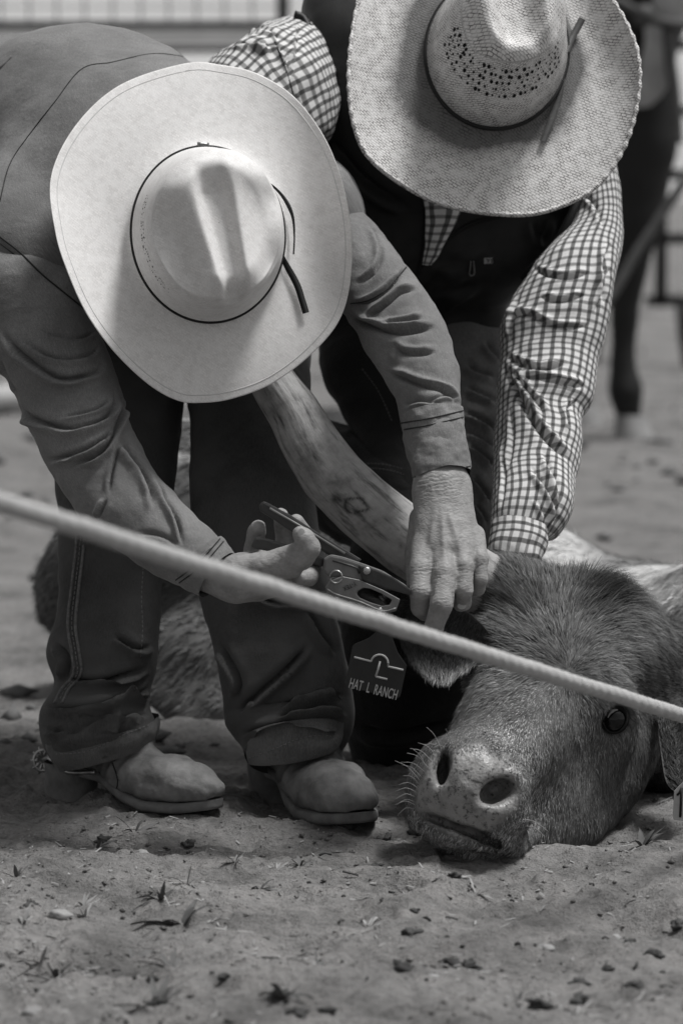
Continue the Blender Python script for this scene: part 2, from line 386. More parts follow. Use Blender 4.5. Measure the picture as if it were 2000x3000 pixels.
# ------------------------------------------------------------------ ground
def gh(x, y):
    p = np.stack([np.asarray(x, float), np.asarray(y, float), np.zeros_like(np.asarray(x, float))], -1)
    near = np.clip((7.5 - p[..., 1]) / 2.0, 0, 1)
    ridge = 1 - np.abs(fbm(p * np.array([3.2, 4.2, 1]) + 3.3, 2, 21))
    h = 0.015 * fbm(p * 3.4 + 11, 3, 3) + 0.009 * (ridge - 0.6) + 0.008 * fbm(p * 13, 4, 5) + 0.008 * np.clip(vnoise(p * np.array([24, 34, 1]), 28), 0, 1) ** 2 + 0.006 * np.clip(vnoise(p * np.array([60, 75, 1]), 38) - 0.1, 0, 1) + (0.0055 * fbm(p * np.array([38, 52, 1]), 2, 8) + 0.0024 * vnoise(p * 105, 18)) * (0.45 + np.clip(fbm(p * 5, 2, 9), 0, 1))
    h = h + 0.010 * np.exp(-((p[..., 1] - 4.70 - 0.05 * np.sin(p[..., 0] * 9)) / 0.09) ** 2) * (p[..., 0] < 0.12)
    # hoof and boot prints
    for cx, cy, r, d in ((-0.28, 4.42, .07, .016), (0.33, 4.35, .06, .014), (-0.05, 4.2, .05, .012), (0.22, 4.62, .09, .014), (-0.45, 4.75, .07, .012), (0.5, 4.2, .07, .014), (-0.36, 4.12, .06, .012), (0.05, 4.5, .05, .010), (-0.06, 5.0, .06, .012)):
        q = np.hypot(p[..., 0] - cx, (p[..., 1] - cy) * 0.7) / r
        h = h - d * np.exp(-q ** 4) + 0.35 * d * np.exp(-((q - 1.35) / 0.35) ** 2)
    far = 0.03 * fbm(p * 0.5, 3, 2) + 0.03 * fbm(p * 2.2, 3, 4)
    h = h * near + far * (1 - near)
    h = h - 0.030 * np.exp(-((p[..., 0] - 0.30) / 0.15) ** 2 - ((p[..., 1] - 4.86) / 0.13) ** 2)
    calm = np.exp(-((p[..., 0] - 0.25) / 0.35) ** 2 - ((p[..., 1] - 5.1) / 0.35) ** 2)
    return h * (1 - 0.6 * calm) - 0.004
def grow(a, b, step, g):
    o = [a]
    while o[-1] < b: o.append(o[-1] + step); step *= g
    return o
gx = np.array(sorted([-v for v in grow(0.85, 260, 0.02, 1.16)][::-1] + list(np.arange(-0.845, 0.846, 0.0042)) + grow(0.85, 260, 0.02, 1.16)))
gy = np.array(grow(0.5, 3.55, 0.06, 1.0) + list(np.arange(3.62, 5.45, 0.0042)) + grow(5.46, 400, 0.010, 1.055))
X, Y = np.meshgrid(gx, gy); Z = gh(X, Y)
m, t, b = newmat('dirt'); c = coords(t, 'Object'); n1 = noise_(t, c, 5, 6, 0.6); n2 = noise_(t, c, 90, 5, 0.65); n3 = noise_(t, c, 330, 3); 
base = ramp_(t, n1, [(0.3, 0.17), (0.7, 0.24)]); base = mixc(t, 1.0, base, ramp_(t, noise_(t, c, 7, 7, 0.68), [(0.36, 0.62), (0.5, 1.0), (0.68, 1.14)]), 'MULTIPLY'); base = mixc(t, 1.0, base, ramp_(t, n2, [(0.3, 0.72), (0.5, 1.0), (0.72, 1.15)]), 'MULTIPLY')
vo = N_(t, 'ShaderNodeTexVoronoi'); vo.inputs['Scale'].default_value = 95; t.links.new(c, vo.inputs['Vector'])
sp = ramp_(t, vo.outputs['Distance'], [(0.0, 0.38), (0.14, 0.5), (0.2, 1.0)]); k = ramp_(t, noise_(t, c, 14, 3), [(0.5, 0.0), (0.62, 1.0)])
base = mixc(t, k, base, mixc(t, 1.0, base, sp, 'MULTIPLY')); t.links.new(base, b.inputs['Base Color'])
b.inputs['Roughness'].default_value = 0.95; b.inputs['Specular IOR Level'].default_value = 0.1
bb = bump_(t, b, n2, 1.0, 0.011); bump_(t, b, n3, 0.8, 0.003, bb)
M_DIRT = m
Vg = np.stack([X, Y, Z], -1).reshape(-1, 3)
put('ground', mkmesh('ground', Vg, gridfaces(len(gy), len(gx), False)[:, ::1]), M_DIRT, None, kind='structure', label='trampled pale dirt of the corral floor', category='ground')
# pale bank beyond the corral
hx = np.linspace(-160, 160, 90); hy = np.linspace(34, 200, 50); HX, HY = np.meshgrid(hx, hy)
HZ = -0.2 + 16 * (1 - np.exp(-np.clip(HY - 36, 0, None) / 45)) + 0.8 * fbm(np.stack([HX / 18, HY / 18, HX * 0], -1), 3, 6) * np.clip((HY - 36) / 10, 0, 1)
M_BANK = simple('pale_bank_earth', 0.33, 0.95, 0.18, 0.25, 2, 0.3, 0.05)
put('bank', mkmesh('bank', np.stack([HX, HY, HZ], -1).reshape(-1, 3), gridfaces(50, 90, False)), M_BANK, None, kind='structure', label='pale bare slope rising beyond the corral panels', category='hillside')

# ------------------------------------------------------------------ materials used by the things
M_SHIRT = denim('worn_denim_shirt', 0.150, 0.6); M_JEAN = denim('dark_denim', 0.044, 1.0); M_JEAND = denim('shaded_denim', 0.018, 0.6); M_HEM = denim('worn_hem_denim', 0.085, 0.8); M_JEAN2 = denim('lit_denim', 0.15, 0.4)  # crouching man's jeans: lit leg grey, shaded legs near black, by colour
M_STITCH = simple('dark_thread', 0.022, 0.8, 0.2, 300, bstr=0); M_STITCHL = simple('pale_thread', 0.17, 0.8, 0.2, 300, bstr=0); M_SEAMD = simple('denim_ridge', 0.13, 0.85, 0.4, 260, 500, 0.4)
M_PLAID = plaid('checked_cotton'); M_VEST = simple('black_softshell', 0.014, 0.55, 0.25, 60, 300, 0.25, 0.0006, spec=0.35)
M_VTRIM = simple('vest_binding', 0.008, 0.5, 0.2, 60, 300, 0.2)
M_HAT1 = straw('fine_pale_straw', 0.70, 0.0030, 0.10, 0.22, 0.25); M_HAT2 = straw('coarse_woven_straw', 0.72, 0.0033, 0.20, 0.80, 0.6, True)
M_BAND = simple('black_cord', 0.006, 0.5, 0.2, 100, 300, 0.2); M_LEATHERTIE = simple('leather_tie', 0.075, 0.6, 0.25, 80, 300, 0.3); M_HOLE = simple('vent_shadow', 0.008, 0.9, 0.1, bstr=0)
M_HAIR = simple('grey_hair', 0.12, 0.6, 0.5, 200, 500, 0.6)
def skinmat(name, v):
    m, t, b = newmat(name); c = coords(t, 'Object'); n1 = noise_(t, c, 45, 5, 0.6); n2 = noise_(t, c, 260, 4, 0.6)
    base = ramp_(t, n1, [(0.28, v * 0.72), (0.5, v), (0.75, v * 1.15)]); base = mixc(t, 1.0, base, ramp_(t, n2, [(0.3, 0.85), (0.7, 1.06)]), 'MULTIPLY'); t.links.new(base, b.inputs['Base Color'])
    b.inputs['Roughness'].default_value = 0.55; b.inputs['Specular IOR Level'].default_value = 0.3; b.inputs['Subsurface Weight'].default_value = 0.08; b.inputs['Subsurface Radius'].default_value = (0.006,) * 3; b.inputs['Subsurface Scale'].default_value = 1.0
    wv = N_(t, 'ShaderNodeTexVoronoi', feature='DISTANCE_TO_EDGE'); mp = N_(t, 'ShaderNodeMapping'); mp.inputs['Scale'].default_value = (90, 90, 300)
    dn = N_(t, 'ShaderNodeTexNoise'); dn.inputs['Scale'].default_value = 60; t.links.new(c, dn.inputs['Vector'])
    va = N_(t, 'ShaderNodeVectorMath', operation='SCALE'); va.inputs['Scale'].default_value = 0.012; t.links.new(dn.outputs['Color'], va.inputs[0]); vb = N_(t, 'ShaderNodeVectorMath', operation='ADD'); t.links.new(c, vb.inputs[0]); t.links.new(va.outputs[0], vb.inputs[1])
    t.links.new(vb.outputs[0], mp.inputs[0]); t.links.new(mp.outputs[0], wv.inputs['Vector']); wv.inputs['Scale'].default_value = 1.0
    x = bump_(t, b, ramp_(t, wv.outputs['Distance'], [(0.0, 0.0), (0.2, 1.0)]), 0.28, 0.0008); bump_(t, b, noise_(t, c, 110, 4), 0.22, 0.0016, x)
    return m
M_SKIN = skinmat('weathered_skin', 0.26)
M_BOOT = simple('dusty_boot_leather', 0.155, 0.75, 0.45, 30, 70, 0.8, 0.0030, det=9); M_SOLE = simple('boot_sole', 0.13, 0.8, 0.3, 50, 150, 0.6, 0.0015)
M_STEEL = simple('worn_steel', 0.35, 0.35, 0.3, 90, 200, 0.3, 0.0005, metal=0.9, spec=0.5)

# ------------------------------------------------------------------ corral panels (background)
M_PIPE = simple('dark_painted_pipe', 0.022, 0.6, 0.3, 6, 30, 0.2); M_PALE = simple('pale_painted_rail', 0.62, 0.6, 0.12, 6, 30, 0.2); M_WIRE = simple('galvanised_wire', 0.13, 0.6, 0.2, 6, bstr=0)
def bar(name, a, b_, r, mat, parent, na=10):
    V, f = tube([a, (np.array(a) + np.array(b_)) / 2, b_], r, na); return put(name, mkmesh(name, V, f), mat, parent)
def panel(x0, x1, y, label, mesh_top=False):
    c = thing('corral_panel', ((x0 + x1) / 2, y, 0), label, 'fence', 'corral panels behind the men')
    for z in (0.23, 0.44, 0.655, 0.87) + (() if mesh_top else (1.09, 1.30)): bar('rail', (x0, y, z), (x1, y, z), 0.019, M_PIPE, c)
    for x in (x0 + 0.05, x1 - 0.05):
        bar('post', (x, y + 0.001, 0.21), (x, y + 0.001, 1.78 if mesh_top else 1.32), 0.021, M_PIPE, c)
    for x, dx in ((x0 + 0.12, 0.03), (x1 - 0.12, -0.03)):
        V, f = tube([(x, y, 0.23), (x + dx * 0.3, y, 0.12), (x + dx, y, 0.0), (x + dx * 1.4, y, -0.03)], 0.021, 10); put('foot', mkmesh('foot', V, f), M_PIPE, c)
    if mesh_top:
        bar('rail', (x0, y, 1.155), (x1, y, 1.155), 0.016, M_PIPE, c); bar('rail', (x0, y, 1.075), (x1, y, 1.075), 0.013, M_PIPE, c)
        V = np.array([(x, yy, z) for x in (x0, x1) for yy in (y - 0.03, y + 0.012) for z in (1.093, 1.137)]); f = [(0, 1, 3, 2), (4, 6, 7, 5), (0, 4, 5, 1), (2, 3, 7, 6), (0, 2, 6, 4), (1, 5, 7, 3)]
        put('board', mkpoly('board', V, f), M_PALE, c)
        wires = [tube([(x, y, 1.15), (x, y, 1.46), (x, y, 1.77)], 0.0032, 6) for x in np.arange(x0 + 0.1, x1, 0.093)] + [tube([(x0, y, z), ((x0 + x1) / 2, y, z), (x1, y, z)], 0.0032, 6) for z in np.arange(1.215, 1.78, 0.1)]
        V, f = merge(*wires); put('wire_mesh', mkmesh('wire_mesh', V, f), M_WIRE, c, kind='stuff')
    return c
panel(-2.35, -0.145, 13.2, 'corral panel with wire mesh above a pale board, behind the bent back', True)
panel(-0.13, 1.0, 13.35, 'dark pipe corral panel behind the man in the black vest')
panel(1.03, 3.0, 13.3, 'dark pipe corral panel whose foot stands beside the horse leg')
pole = thing('ground_pole', G(20, 1222), 'pale pole lying on the dirt behind the bent elbow', 'pole')
V, f = tube(cr([G(-420, 1236) + [0, 0, .05], G(-150, 1228) + [0, 0, .05], G(95, 1215) + [0, 0, .05]], 20), 0.042, 14); put('shaft', mkmesh('shaft', V, f), simple('grey_pole_paint', 0.36, 0.7, 0.2, 6, 30, 0.2), pole)
V, f = tube([G(88, 1215) + [0, 0, .05], G(95, 1215) + [0, 0, .05], G(102, 1214) + [0, 0, .05]], 0.044, 14); put('end_cap', mkmesh('end_cap', V, f), M_PIPE, pole)
# ------------------------------------------------------------------ hats
def hat(parent, name, outline, dz, cc, axes, rot, D0, axis, Hc, mat, seed, taper=0.84, front=(0, 1), stain=False, depth_t=(0, 0), label=None, dents=None):
    """outline: brim edge px points; dz(theta) distance offset at the edge; cc/axes/rot: crown base ellipse px; axis: crown direction"""
    na = 220; cc = np.array(cc, float)
    th = np.linspace(0, 2 * np.pi, na, endpoint=False)
    ol = crc(np.array([(x, y, 0) for x, y in outline], float), 1200)[:, :2]
    ang = np.arctan2(ol[:, 1] - cc[1], ol[:, 0] - cc[0]) % (2 * np.pi); od = np.argsort(ang)
    ro = np.interp(th, ang[od], np.hypot(ol[:, 0] - cc[0], ol[:, 1] - cc[1])[od], period=2 * np.pi)
    ca, sa = np.cos(th), np.sin(th); q = th - rot; rb = 1 / np.sqrt((np.cos(q) / axes[0]) ** 2 + (np.sin(q) / axes[1]) ** 2)
    def Dp(x, y): return D0 + (x - cc[0]) * depth_t[0] + (y - cc[1]) * depth_t[1]
    rings = []; nb = 60
    for i in range(nb + 1):
        s = i / nb; r = rb + (ro - rb) * s; x, y = cc[0] + r * ca, cc[1] + r * sa
        D = Dp(x, y) + dz(th) * s ** 2.2 - 0.010 * np.exp(-(s / 0.06) ** 1) + 0.004 * np.sin(np.pi * s)
        rings.append(np.array([P(a, b_, d) for a, b_, d in zip(x, y, D)]))
    V = np.array(rings)
    ax = nrm(axis)
    V[:, :, :] += 0
    base = V[0].copy(); cen = base.mean(0)
    lower = V[1:][::-1] * 1.0
    # underside of the brim: real thickness
    th_m = 0.0028 if not stain else 0.004
    V2 = V - ax * th_m
    full = np.concatenate([V, V2[::-1]]); nl = len(full)
    e1 = nrm(np.cross(ax, [0.0, 0, 1.0])); e2 = np.cross(ax, e1)
    flat = full.reshape(-1, 3); uv = np.stack([(flat - cen) @ e1, (flat - cen) @ e2], -1)
    f = gridfaces(nl, na)[:, ::-1]
    st = None
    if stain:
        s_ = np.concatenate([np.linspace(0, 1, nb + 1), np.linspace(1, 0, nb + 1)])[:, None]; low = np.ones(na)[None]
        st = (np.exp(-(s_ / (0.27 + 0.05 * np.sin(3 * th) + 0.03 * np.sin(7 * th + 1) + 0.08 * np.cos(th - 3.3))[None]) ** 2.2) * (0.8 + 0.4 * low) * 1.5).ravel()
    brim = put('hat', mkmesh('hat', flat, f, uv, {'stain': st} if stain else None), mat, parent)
    if label: brim['label'] = label
    # crown: wall then creased top
    fr = nrm(P(cc[0] + front[0] * 100, cc[1] + front[1] * 100, D0) - P(cc[0], cc[1], D0)); fr = nrm(fr - ax * (fr @ ax)); sd_ = np.cross(fr, ax)
    R = [] ; nw, nt_ = 34, 60; stn = []
    for i in range(nw + nt_):
        if i < nw:
            s = i / (nw - 1); k = 1 - (1 - taper) * s ** 1.1 ; z = Hc * 0.80 * s
            if s < 0.12: k = 1.0
        else:
            s = (i - nw + 1) / nt_; a_ = s * np.pi / 2; k = taper * (1 - s) if s > 0.34 else taper * (1 - s); z = Hc * (0.80 + 0.20 * np.sin(min(1, s / 0.30) * np.pi / 2))
        ring = cen + (base - cen) * k
        ring = ring + ax * z
        qx, qy = (ring - cen) @ sd_, (ring - cen) @ fr
        dn = dents(qx, qy, z / Hc) if dents else 0
        ring = ring - ax * (dn[0] if isinstance(dn, tuple) else dn)[:, None]
        if isinstance(dn, tuple): ring = ring + sd_ * dn[1][:, None]
        R.append(ring); stn.append(np.full(na, max(0, 0.75 - i / nw * 2.6)))
    R = np.array(R); R = R.reshape(-1, 3); uvc = np.stack([(R - cen) @ e1, (R - cen) @ e2], -1); zz = (R - cen) @ ax
    wallu = np.tile(th, nw + nt_) * 0.095; wm = np.repeat((np.arange(nw + nt_) < nw), na)
    uvc = np.where(wm[:, None], np.stack([wallu, zz], -1), uvc)
    fc = gridfaces(nw + nt_, na); fc = fc[:, ::1]
    R = laps(R, fc, 2, 0.4)
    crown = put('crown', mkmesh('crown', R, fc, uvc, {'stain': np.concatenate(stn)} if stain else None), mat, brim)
    return brim, crown, base, cen, ax, fr, sd_, R.reshape(nw + nt_, na, 3)

# ------------------------------------------------------------------ person in denim, bent over from the left
p1 = thing('person', (-0.30, 5.05, 0), 'bent-over person in worn denim shirt, dark jeans and pale smooth straw hat', 'person')
O1 = [(540, 186), (350, 250), (220, 370), (150, 520), (163, 680), (200, 800), (255, 920), (335, 1030), (435, 1125), (520, 1173), (590, 1180), (680, 1168), (800, 1122), (920, 1030), (1000, 925), (1030, 780), (1020, 610), (965, 430), (870, 292), (760, 218), (650, 190)]
def dz1(t): 
    q = t - (math.pi / 2 - 0.15); return -0.055 * np.abs(np.sin(q)) ** 2.4 + 0.020 * np.cos(q) ** 2
def dents1(x, y, zr):
    top = np.clip((zr - 0.45) / 0.4, 0, 1); top = top * top * (3 - 2 * top); nar = 1 - 0.30 * np.clip((y + 0.02) / 0.10, 0, 1); xs = x / nar; ax_ = np.abs(xs)
    c = 0.019 * np.exp(-(xs / 0.019) ** 4) * np.clip((y + 0.078) / 0.04, 0, 1)
    side = 0.036 * np.exp(-((ax_ - 0.066) / 0.027) ** 2) * np.exp(-((y - 0.018) / 0.060) ** 4)
    return (c + side + 0.006 * np.clip(y / 0.09, -1, 1)) * top
hat1 = hat(p1, 'hat', O1, dz1, (608, 688), (222, 256), -0.12, 4.94, RT * 0.17 + UP * 0.07 - FWD, 0.125, M_HAT1, 1, 0.84, (0.19, 0.98), depth_t=(0.00008, -0.00015), dents=dents1, label='smooth pale straw hat with thin black cord')
brim1, crown1, base1, cen1, ax1, fr1, sd1, R1 = hat1
bd = cen1 + (base1 - cen1) * 1.006 + ax1 * 0.004
V, f = tube(bd, 0.0022, 8, True); put('hat_band', mkmesh('hat_band', V, f), M_BAND, brim1)
tb = bvh(*(lambda me: (np.array([v.co for v in me.vertices]), [tuple(q.vertices) for q in me.polygons]))(brim1.data))
def strip(pts, wd, D_tree, lift, name, mat, parent, n=30):
    q = onsurf(D_tree, pts, n, lift); 
    t_ = nrm(np.gradient(q, axis=0)); s_ = nrm(np.cross(t_, -FWD)); wv = np.interp(np.linspace(0, 1, len(q)), np.linspace(0, 1, len(wd)), wd)[:, None]
    A = np.concatenate([q - s_ * wv - FWD * 0.0007, q + s_ * wv - FWD * 0.0007, q + s_ * wv + FWD * 0.0007, q - s_ * wv + FWD * 0.0007]).reshape(4, len(q), 3).transpose(1, 0, 2).reshape(-1, 3)
    return put(name, mkmesh(name, A, gridfaces(len(q), 4)), mat, parent)
strip([(800, 690), (830, 760), (868, 830), (885, 880), (896, 917)], [0.003, 0.004, 0.0042, 0.0042, 0.0042], tb, 0.006, 'hat_tie', M_BAND, brim1)
strip([(755, 533), (785, 535), (828, 575), (856, 630), (862, 690), (860, 745)], [0.001, 0.0018, 0.0026, 0.0016, 0.001, 0.001], tb, 0.012, 'hat_cord', M_BAND, brim1)
q = onsurf(tb, [(578, 422), (612, 424)], 4, 0.004); V, f = tube(q, 0.003, 6); put('buckle', mkmesh('buckle', V, f), M_STEEL, brim1)
# stitched brim edge
edge = crc(np.array([(608 + (x - 608) * 0.955, 688 + (y - 688) * 0.955, 0) for x, y in O1]), 140)[:, :2]
qe = onsurf(tb, [tuple(e) for e in edge] + [tuple(edge[0])], 150, -0.0002); V, f = tube(qe, 0.0007, 5); put('brim_stitching', mkmesh('brim_stitching', V, f), simple('straw_shade', 0.5, 0.8, 0.1, bstr=0), brim1)
def vents(R, parent, rows, ths, r, mat, asp=1.5):
    ms = []; na = R.shape[1]
    for row, off in rows:
        for t_ in ths:
            j = int(((t_ + off) % (2 * np.pi)) / (2 * np.pi) * na) % na; p = R[row, j]; n = nrm(np.cross(R[row, (j + 1) % na] - R[row, j - 1], R[row + 1, j] - R[row - 1, j])); 
            if n @ (p - R[:, :].reshape(-1, 3).mean(0)) < 0: n = -n
            u = nrm(R[row, (j + 1) % na] - R[row, j - 1]); w_ = np.cross(n, u); a = np.linspace(0, 2 * np.pi, 7)[:-1]
            rr = r * random.uniform(0.45, 1.35); p = p + u * random.gauss(0, 0.0012) + w_ * random.gauss(0, 0.0008); V = p + n * 0.0006 + rr * (u * np.cos(a)[:, None] * 0.75 + w_ * np.sin(a)[:, None] * asp); V = np.concatenate([V, [p + n * 0.0009]])
            ms.append((V, np.array([(k, (k + 1) % 6, 6) for k in range(6)])))
    V, f = merge(*ms); put('vent_holes', mkmesh('vent_holes', V, f), mat, parent, kind='stuff')
vents(R1, crown1, [(19, 0), (16, 0.02)], np.linspace(2.2, 3.6, 34), 0.0011, M_HOLE, 1.3)

# shirt torso (one cloth body), built as a field
sx = SDF((-0.75, 4.85, 0.55), (0.05, 5.75, 1.10), 0.0065)
sx.ell(P(90, 480, 5.45), (0.20, 0.20, 0.165), None, 0.05); sx.ell(P(250, 430, 5.27), (0.19, 0.18, 0.165), None, 0.05)
sx.ell(P(430, 490, 5.13), (0.17, 0.13, 0.145), None, 0.05)
sx.cone(P(60, 760, 5.06), P(330, 560, 5.15), 0.115, 0.13, 0.05); sx.cone(P(500, 520, 5.12), P(880, 640, 5.12), 0.12, 0.088, 0.05)
sx.cone(P(600, 480, 5.10), P(640, 640, 5.02), 0.085, 0.07, 0.03)
sx.cone(P(-100, 560, 5.6), P(120, 500, 5.45), 0.19, 0.19, 0.04)
V, f = sx.mesh(3)
V = V + vnormals(V, f) * (0.004 * fbm(V * np.array([14, 14, 9]), 3, 31))[:, None]
uvS = np.stack([V[:, 0] + V[:, 2] * 0.6, V[:, 1] + 0.3 * V[:, 2]], -1)
shirt = put('shirt', mkmesh('shirt', V, f, uvS), M_SHIRT, p1, label='faded denim shirt stretched over a bent back')
ts = bvh(V, f)
seam('yoke_seam', ts, [(0, 590), (30, 480), (90, 390), (160, 300), (240, 202), (330, 182), (440, 158), (520, 163), (620, 186)], M_STITCH, shirt, 0.0008, 70)
seam('back_crease', ts, [(0, 200), (20, 180), (35, 165)], M_SHIRT, shirt, 0.002, 10)
# sleeves
S1 = [(-170, 800, 200, 770, 5.03, .95), (-150, 900, 270, 880, 5.0, .95), (-70, 1000, 303, 985, 4.97, .9), (5, 1090, 332, 1060, 4.94, .85), (60, 1200, 358, 1160, 4.92, .8), (100, 1290, 376, 1225, 4.90, .8), (142, 1372, 412, 1300, 4.88, .8), (190, 1455, 462, 1385, 4.86, .8), (280, 1562, 527, 1465, 4.83, .8), (380, 1632, 592, 1530, 4.80, .8), (480, 1692, 642, 1572, 4.78, .85), (548, 1722, 662, 1592, 4.77, .9)]
V, f, uv = loft(S1, 150, 260, 2.1, True, 0.0035, 22, 4)
V = crease(V, f, [([(0, 956), (40, 1014), (103, 1068), (170, 1108), (228, 1108), (286, 1086), (308, 1050)], 16, 0.0120), ([(58, 978), (89, 1014), (147, 1045), (210, 1052), (268, 1037), (295, 1001)], 12, 0.0072),
    ([(20, 1120), (62, 1197), (112, 1233), (179, 1253), (241, 1251), (304, 1229), (335, 1184), (330, 1112)], 16, 0.0120), ([(134, 1349), (179, 1342), (241, 1322), (304, 1287), (335, 1246)], 14, 0.0108), ([(200, 1370), (232, 1354), (286, 1340), (330, 1282), (353, 1202), (344, 1112)], 14, 0.0108),
    ([(357, 1273), (371, 1322), (411, 1376), (442, 1434), (451, 1496)], 17, 0.0108), ([(357, 1291), (330, 1380), (321, 1452)], 12, 0.0072), ([(455, 1394), (482, 1461), (518, 1523), (536, 1604)], 12, 0.0084), ([(313, 1461), (286, 1523)], 12, 0.0060),
    ([(100, 960), (170, 985), (240, 990), (290, 965)], 11, 0.0048), ([(170, 1222), (230, 1215), (300, 1190), (326, 1150)], 10, 0.0048), ([(400, 1560), (470, 1570), (530, 1600)], 14, 0.0048), ([(0, 1050), (30, 1120), (60, 1160)], 9, 0.0060)])
sl1 = put('sleeve', mkmesh('sleeve', V, f, uv), M_SHIRT, p1); t1 = bvh(V, f)
C1 = [(515, 1703, 648, 1574, 4.776, .92), (545, 1724, 664, 1590, 4.772, .92), (572, 1738, 676, 1606, 4.768, .95), (590, 1748, 684, 1622, 4.765, .95)]
V, f, uv = loft(C1, 90, 30, 2.1, False, 0.002, 40, 3); V = np.concatenate([V, V + (V.mean(0) - V) * 0.05]); f = np.concatenate([f, f[:, ::-1] + len(V) // 2])
cf1 = put('cuff', mkmesh('cuff', V, f, np.concatenate([uv, uv])), M_SHIRT, p1); tcf = bvh(V, f)
for l in ([(515, 1700), (580, 1650), (645, 1578)], [(525, 1708), (592, 1657), (655, 1586)], [(583, 1738), (632, 1690), (676, 1622)]): seam('cuff_seam', tcf, l, M_STITCH, cf1, 0.0008, 24)
S2 = [(900, 820, 960, 540, 5.12, .9), (960, 880, 1090, 655, 5.07, .9), (1008, 930, 1185, 770, 5.03, .85), (1062, 1020, 1275, 905, 4.99, .8), (1112, 1088, 1322, 1010, 4.95, .8), (1150, 1165, 1347, 1120, 4.92, .8), (1172, 1237, 1354, 1203, 4.90, .85), (1186, 1300, 1355, 1270, 4.88, .9), (1200, 1352, 1366, 1322, 4.87, .9)]
V, f, uv = loft(S2, 150, 220, 2.1, True, 0.003, 24, 9)
V = crease(V, f, [([(1283, 956), (1233, 967), (1176, 975), (1122, 967), (1061, 944), (1011, 917)], 17, .011), ([(1244, 925), (1214, 937), (1168, 948), (1114, 952)], 12, .007), ([(1229, 848), (1176, 856), (1130, 894), (1068, 937)], 13, .008),
    ([(1191, 780), (1168, 810), (1130, 852), (1080, 883), (1026, 890)], 12, .007), ([(1068, 627), (1114, 722), (1107, 780), (1072, 818), (1030, 829)], 14, .006), ([(1342, 1195), (1321, 1163), (1286, 1142), (1233, 1128), (1181, 1107), (1125, 1089)], 15, .009), ([(1282, 1030), (1233, 1037), (1181, 1033), (1146, 1005)], 15, .006), ([(1250, 1180), (1300, 1160), (1345, 1165)], 10, .004), ([(1180, 1190), (1230, 1175), (1290, 1185)], 11, .004)])
sl2 = put('sleeve', mkmesh('sleeve', V, f, uv), M_SHIRT, p1); t2 = bvh(V, f)
seam('armhole_seam', t2, [(1026, 890), (1080, 880), (1130, 850), (1168, 808), (1190, 782)], M_STITCH, sl2, 0.0009, 30)
C2 = [(1170, 1236, 1357, 1201, 4.897, .93), (1181, 1290, 1358, 1262, 4.885, .95), (1195, 1350, 1370, 1322, 4.87, .95), (1213, 1418, 1378, 1383, 4.855, .95)]
V, f, uv = loft(C2, 100, 60, 2.1, False, 0.003, 45, 12); V = np.concatenate([V, V + (V.mean(0) - V) * 0.04]); f = np.concatenate([f, f[:, ::-1] + len(V) // 2])
cf2 = put('cuff', mkmesh('cuff', V, f, np.concatenate([uv, uv])), M_SHIRT, p1); tcf = bvh(V, f)
for l in ([(1172, 1240), (1265, 1224), (1356, 1203)], [(1176, 1260), (1266, 1243), (1356, 1222)], [(1210, 1398), (1290, 1385), (1376, 1366)]): seam('cuff_seam', tcf, l, M_STITCH, cf2, 0.0009, 30)
seam('armhole_seam', t1, [(0, 693), (60, 740), (120, 800), (180, 850), (248, 905)], M_STITCH, sl1, 0.0012, 40); seam('armhole_seam', ts, [(0, 693), (60, 740), (120, 800), (180, 850), (248, 905)], M_STITCH, shirt, 0.0012, 40); seam('armhole_seam', ts, [(0, 712), (60, 760), (120, 818), (180, 868), (240, 915)], M_STITCH, shirt, 0.0009, 40)
# jeans
L1 = [(20, 700, 500, 760, 5.42, .8), (40, 900, 525, 960, 5.33, .8), (110, 1150, 536, 1180, 5.24, .8), (160, 1400, 512, 1400, 5.16, .8), (172, 1600, 492, 1600, 5.10, .75), (170, 1780, 468, 1780, 5.07, .75), (137, 1915, 452, 1920, 5.05, .75), (158, 2005, 446, 2005, 5.045, .75), (121, 2085, 448, 2075, 5.035, .8), (123, 2155, 462, 2118, 5.025, .9), (135, 2205, 468, 2140, 5.02, 1.0), (160, 2240, 446, 2165, 5.02, 1.0)]
V, f, uv = loft(L1, 150, 260, 2.2, False, 0.004, 16, 14)
V = crease(V, f, [([(125, 2062), (210, 2085), (306, 2070), (395, 2038), (445, 2010)], 15, 0.0238), ([(121, 2134), (191, 2146), (306, 2121), (440, 2092)], 14, 0.0259), ([(150, 2190), (210, 2165), (300, 2150), (420, 2120)], 11, 0.0173), ([(191, 1984), (281, 2000), (357, 1980), (440, 1955)], 14, 0.0173), ([(344, 2045), (378, 2056), (430, 2050)], 10, 0.0151), ([(160, 1880), (200, 1930), (190, 2000)], 16, 0.0130), ([(210, 1580), (300, 1570), (400, 1540)], 16, 0.0086), ([(330, 1860), (400, 1900), (450, 1890)], 14, 0.0108), ([(210, 2100), (280, 2110), (360, 2090)], 10, 0.0130)])
jl = put('trouser_leg', mkmesh('trouser_leg', V, f, uv), M_JEAN, p1); tj = bvh(V, f)

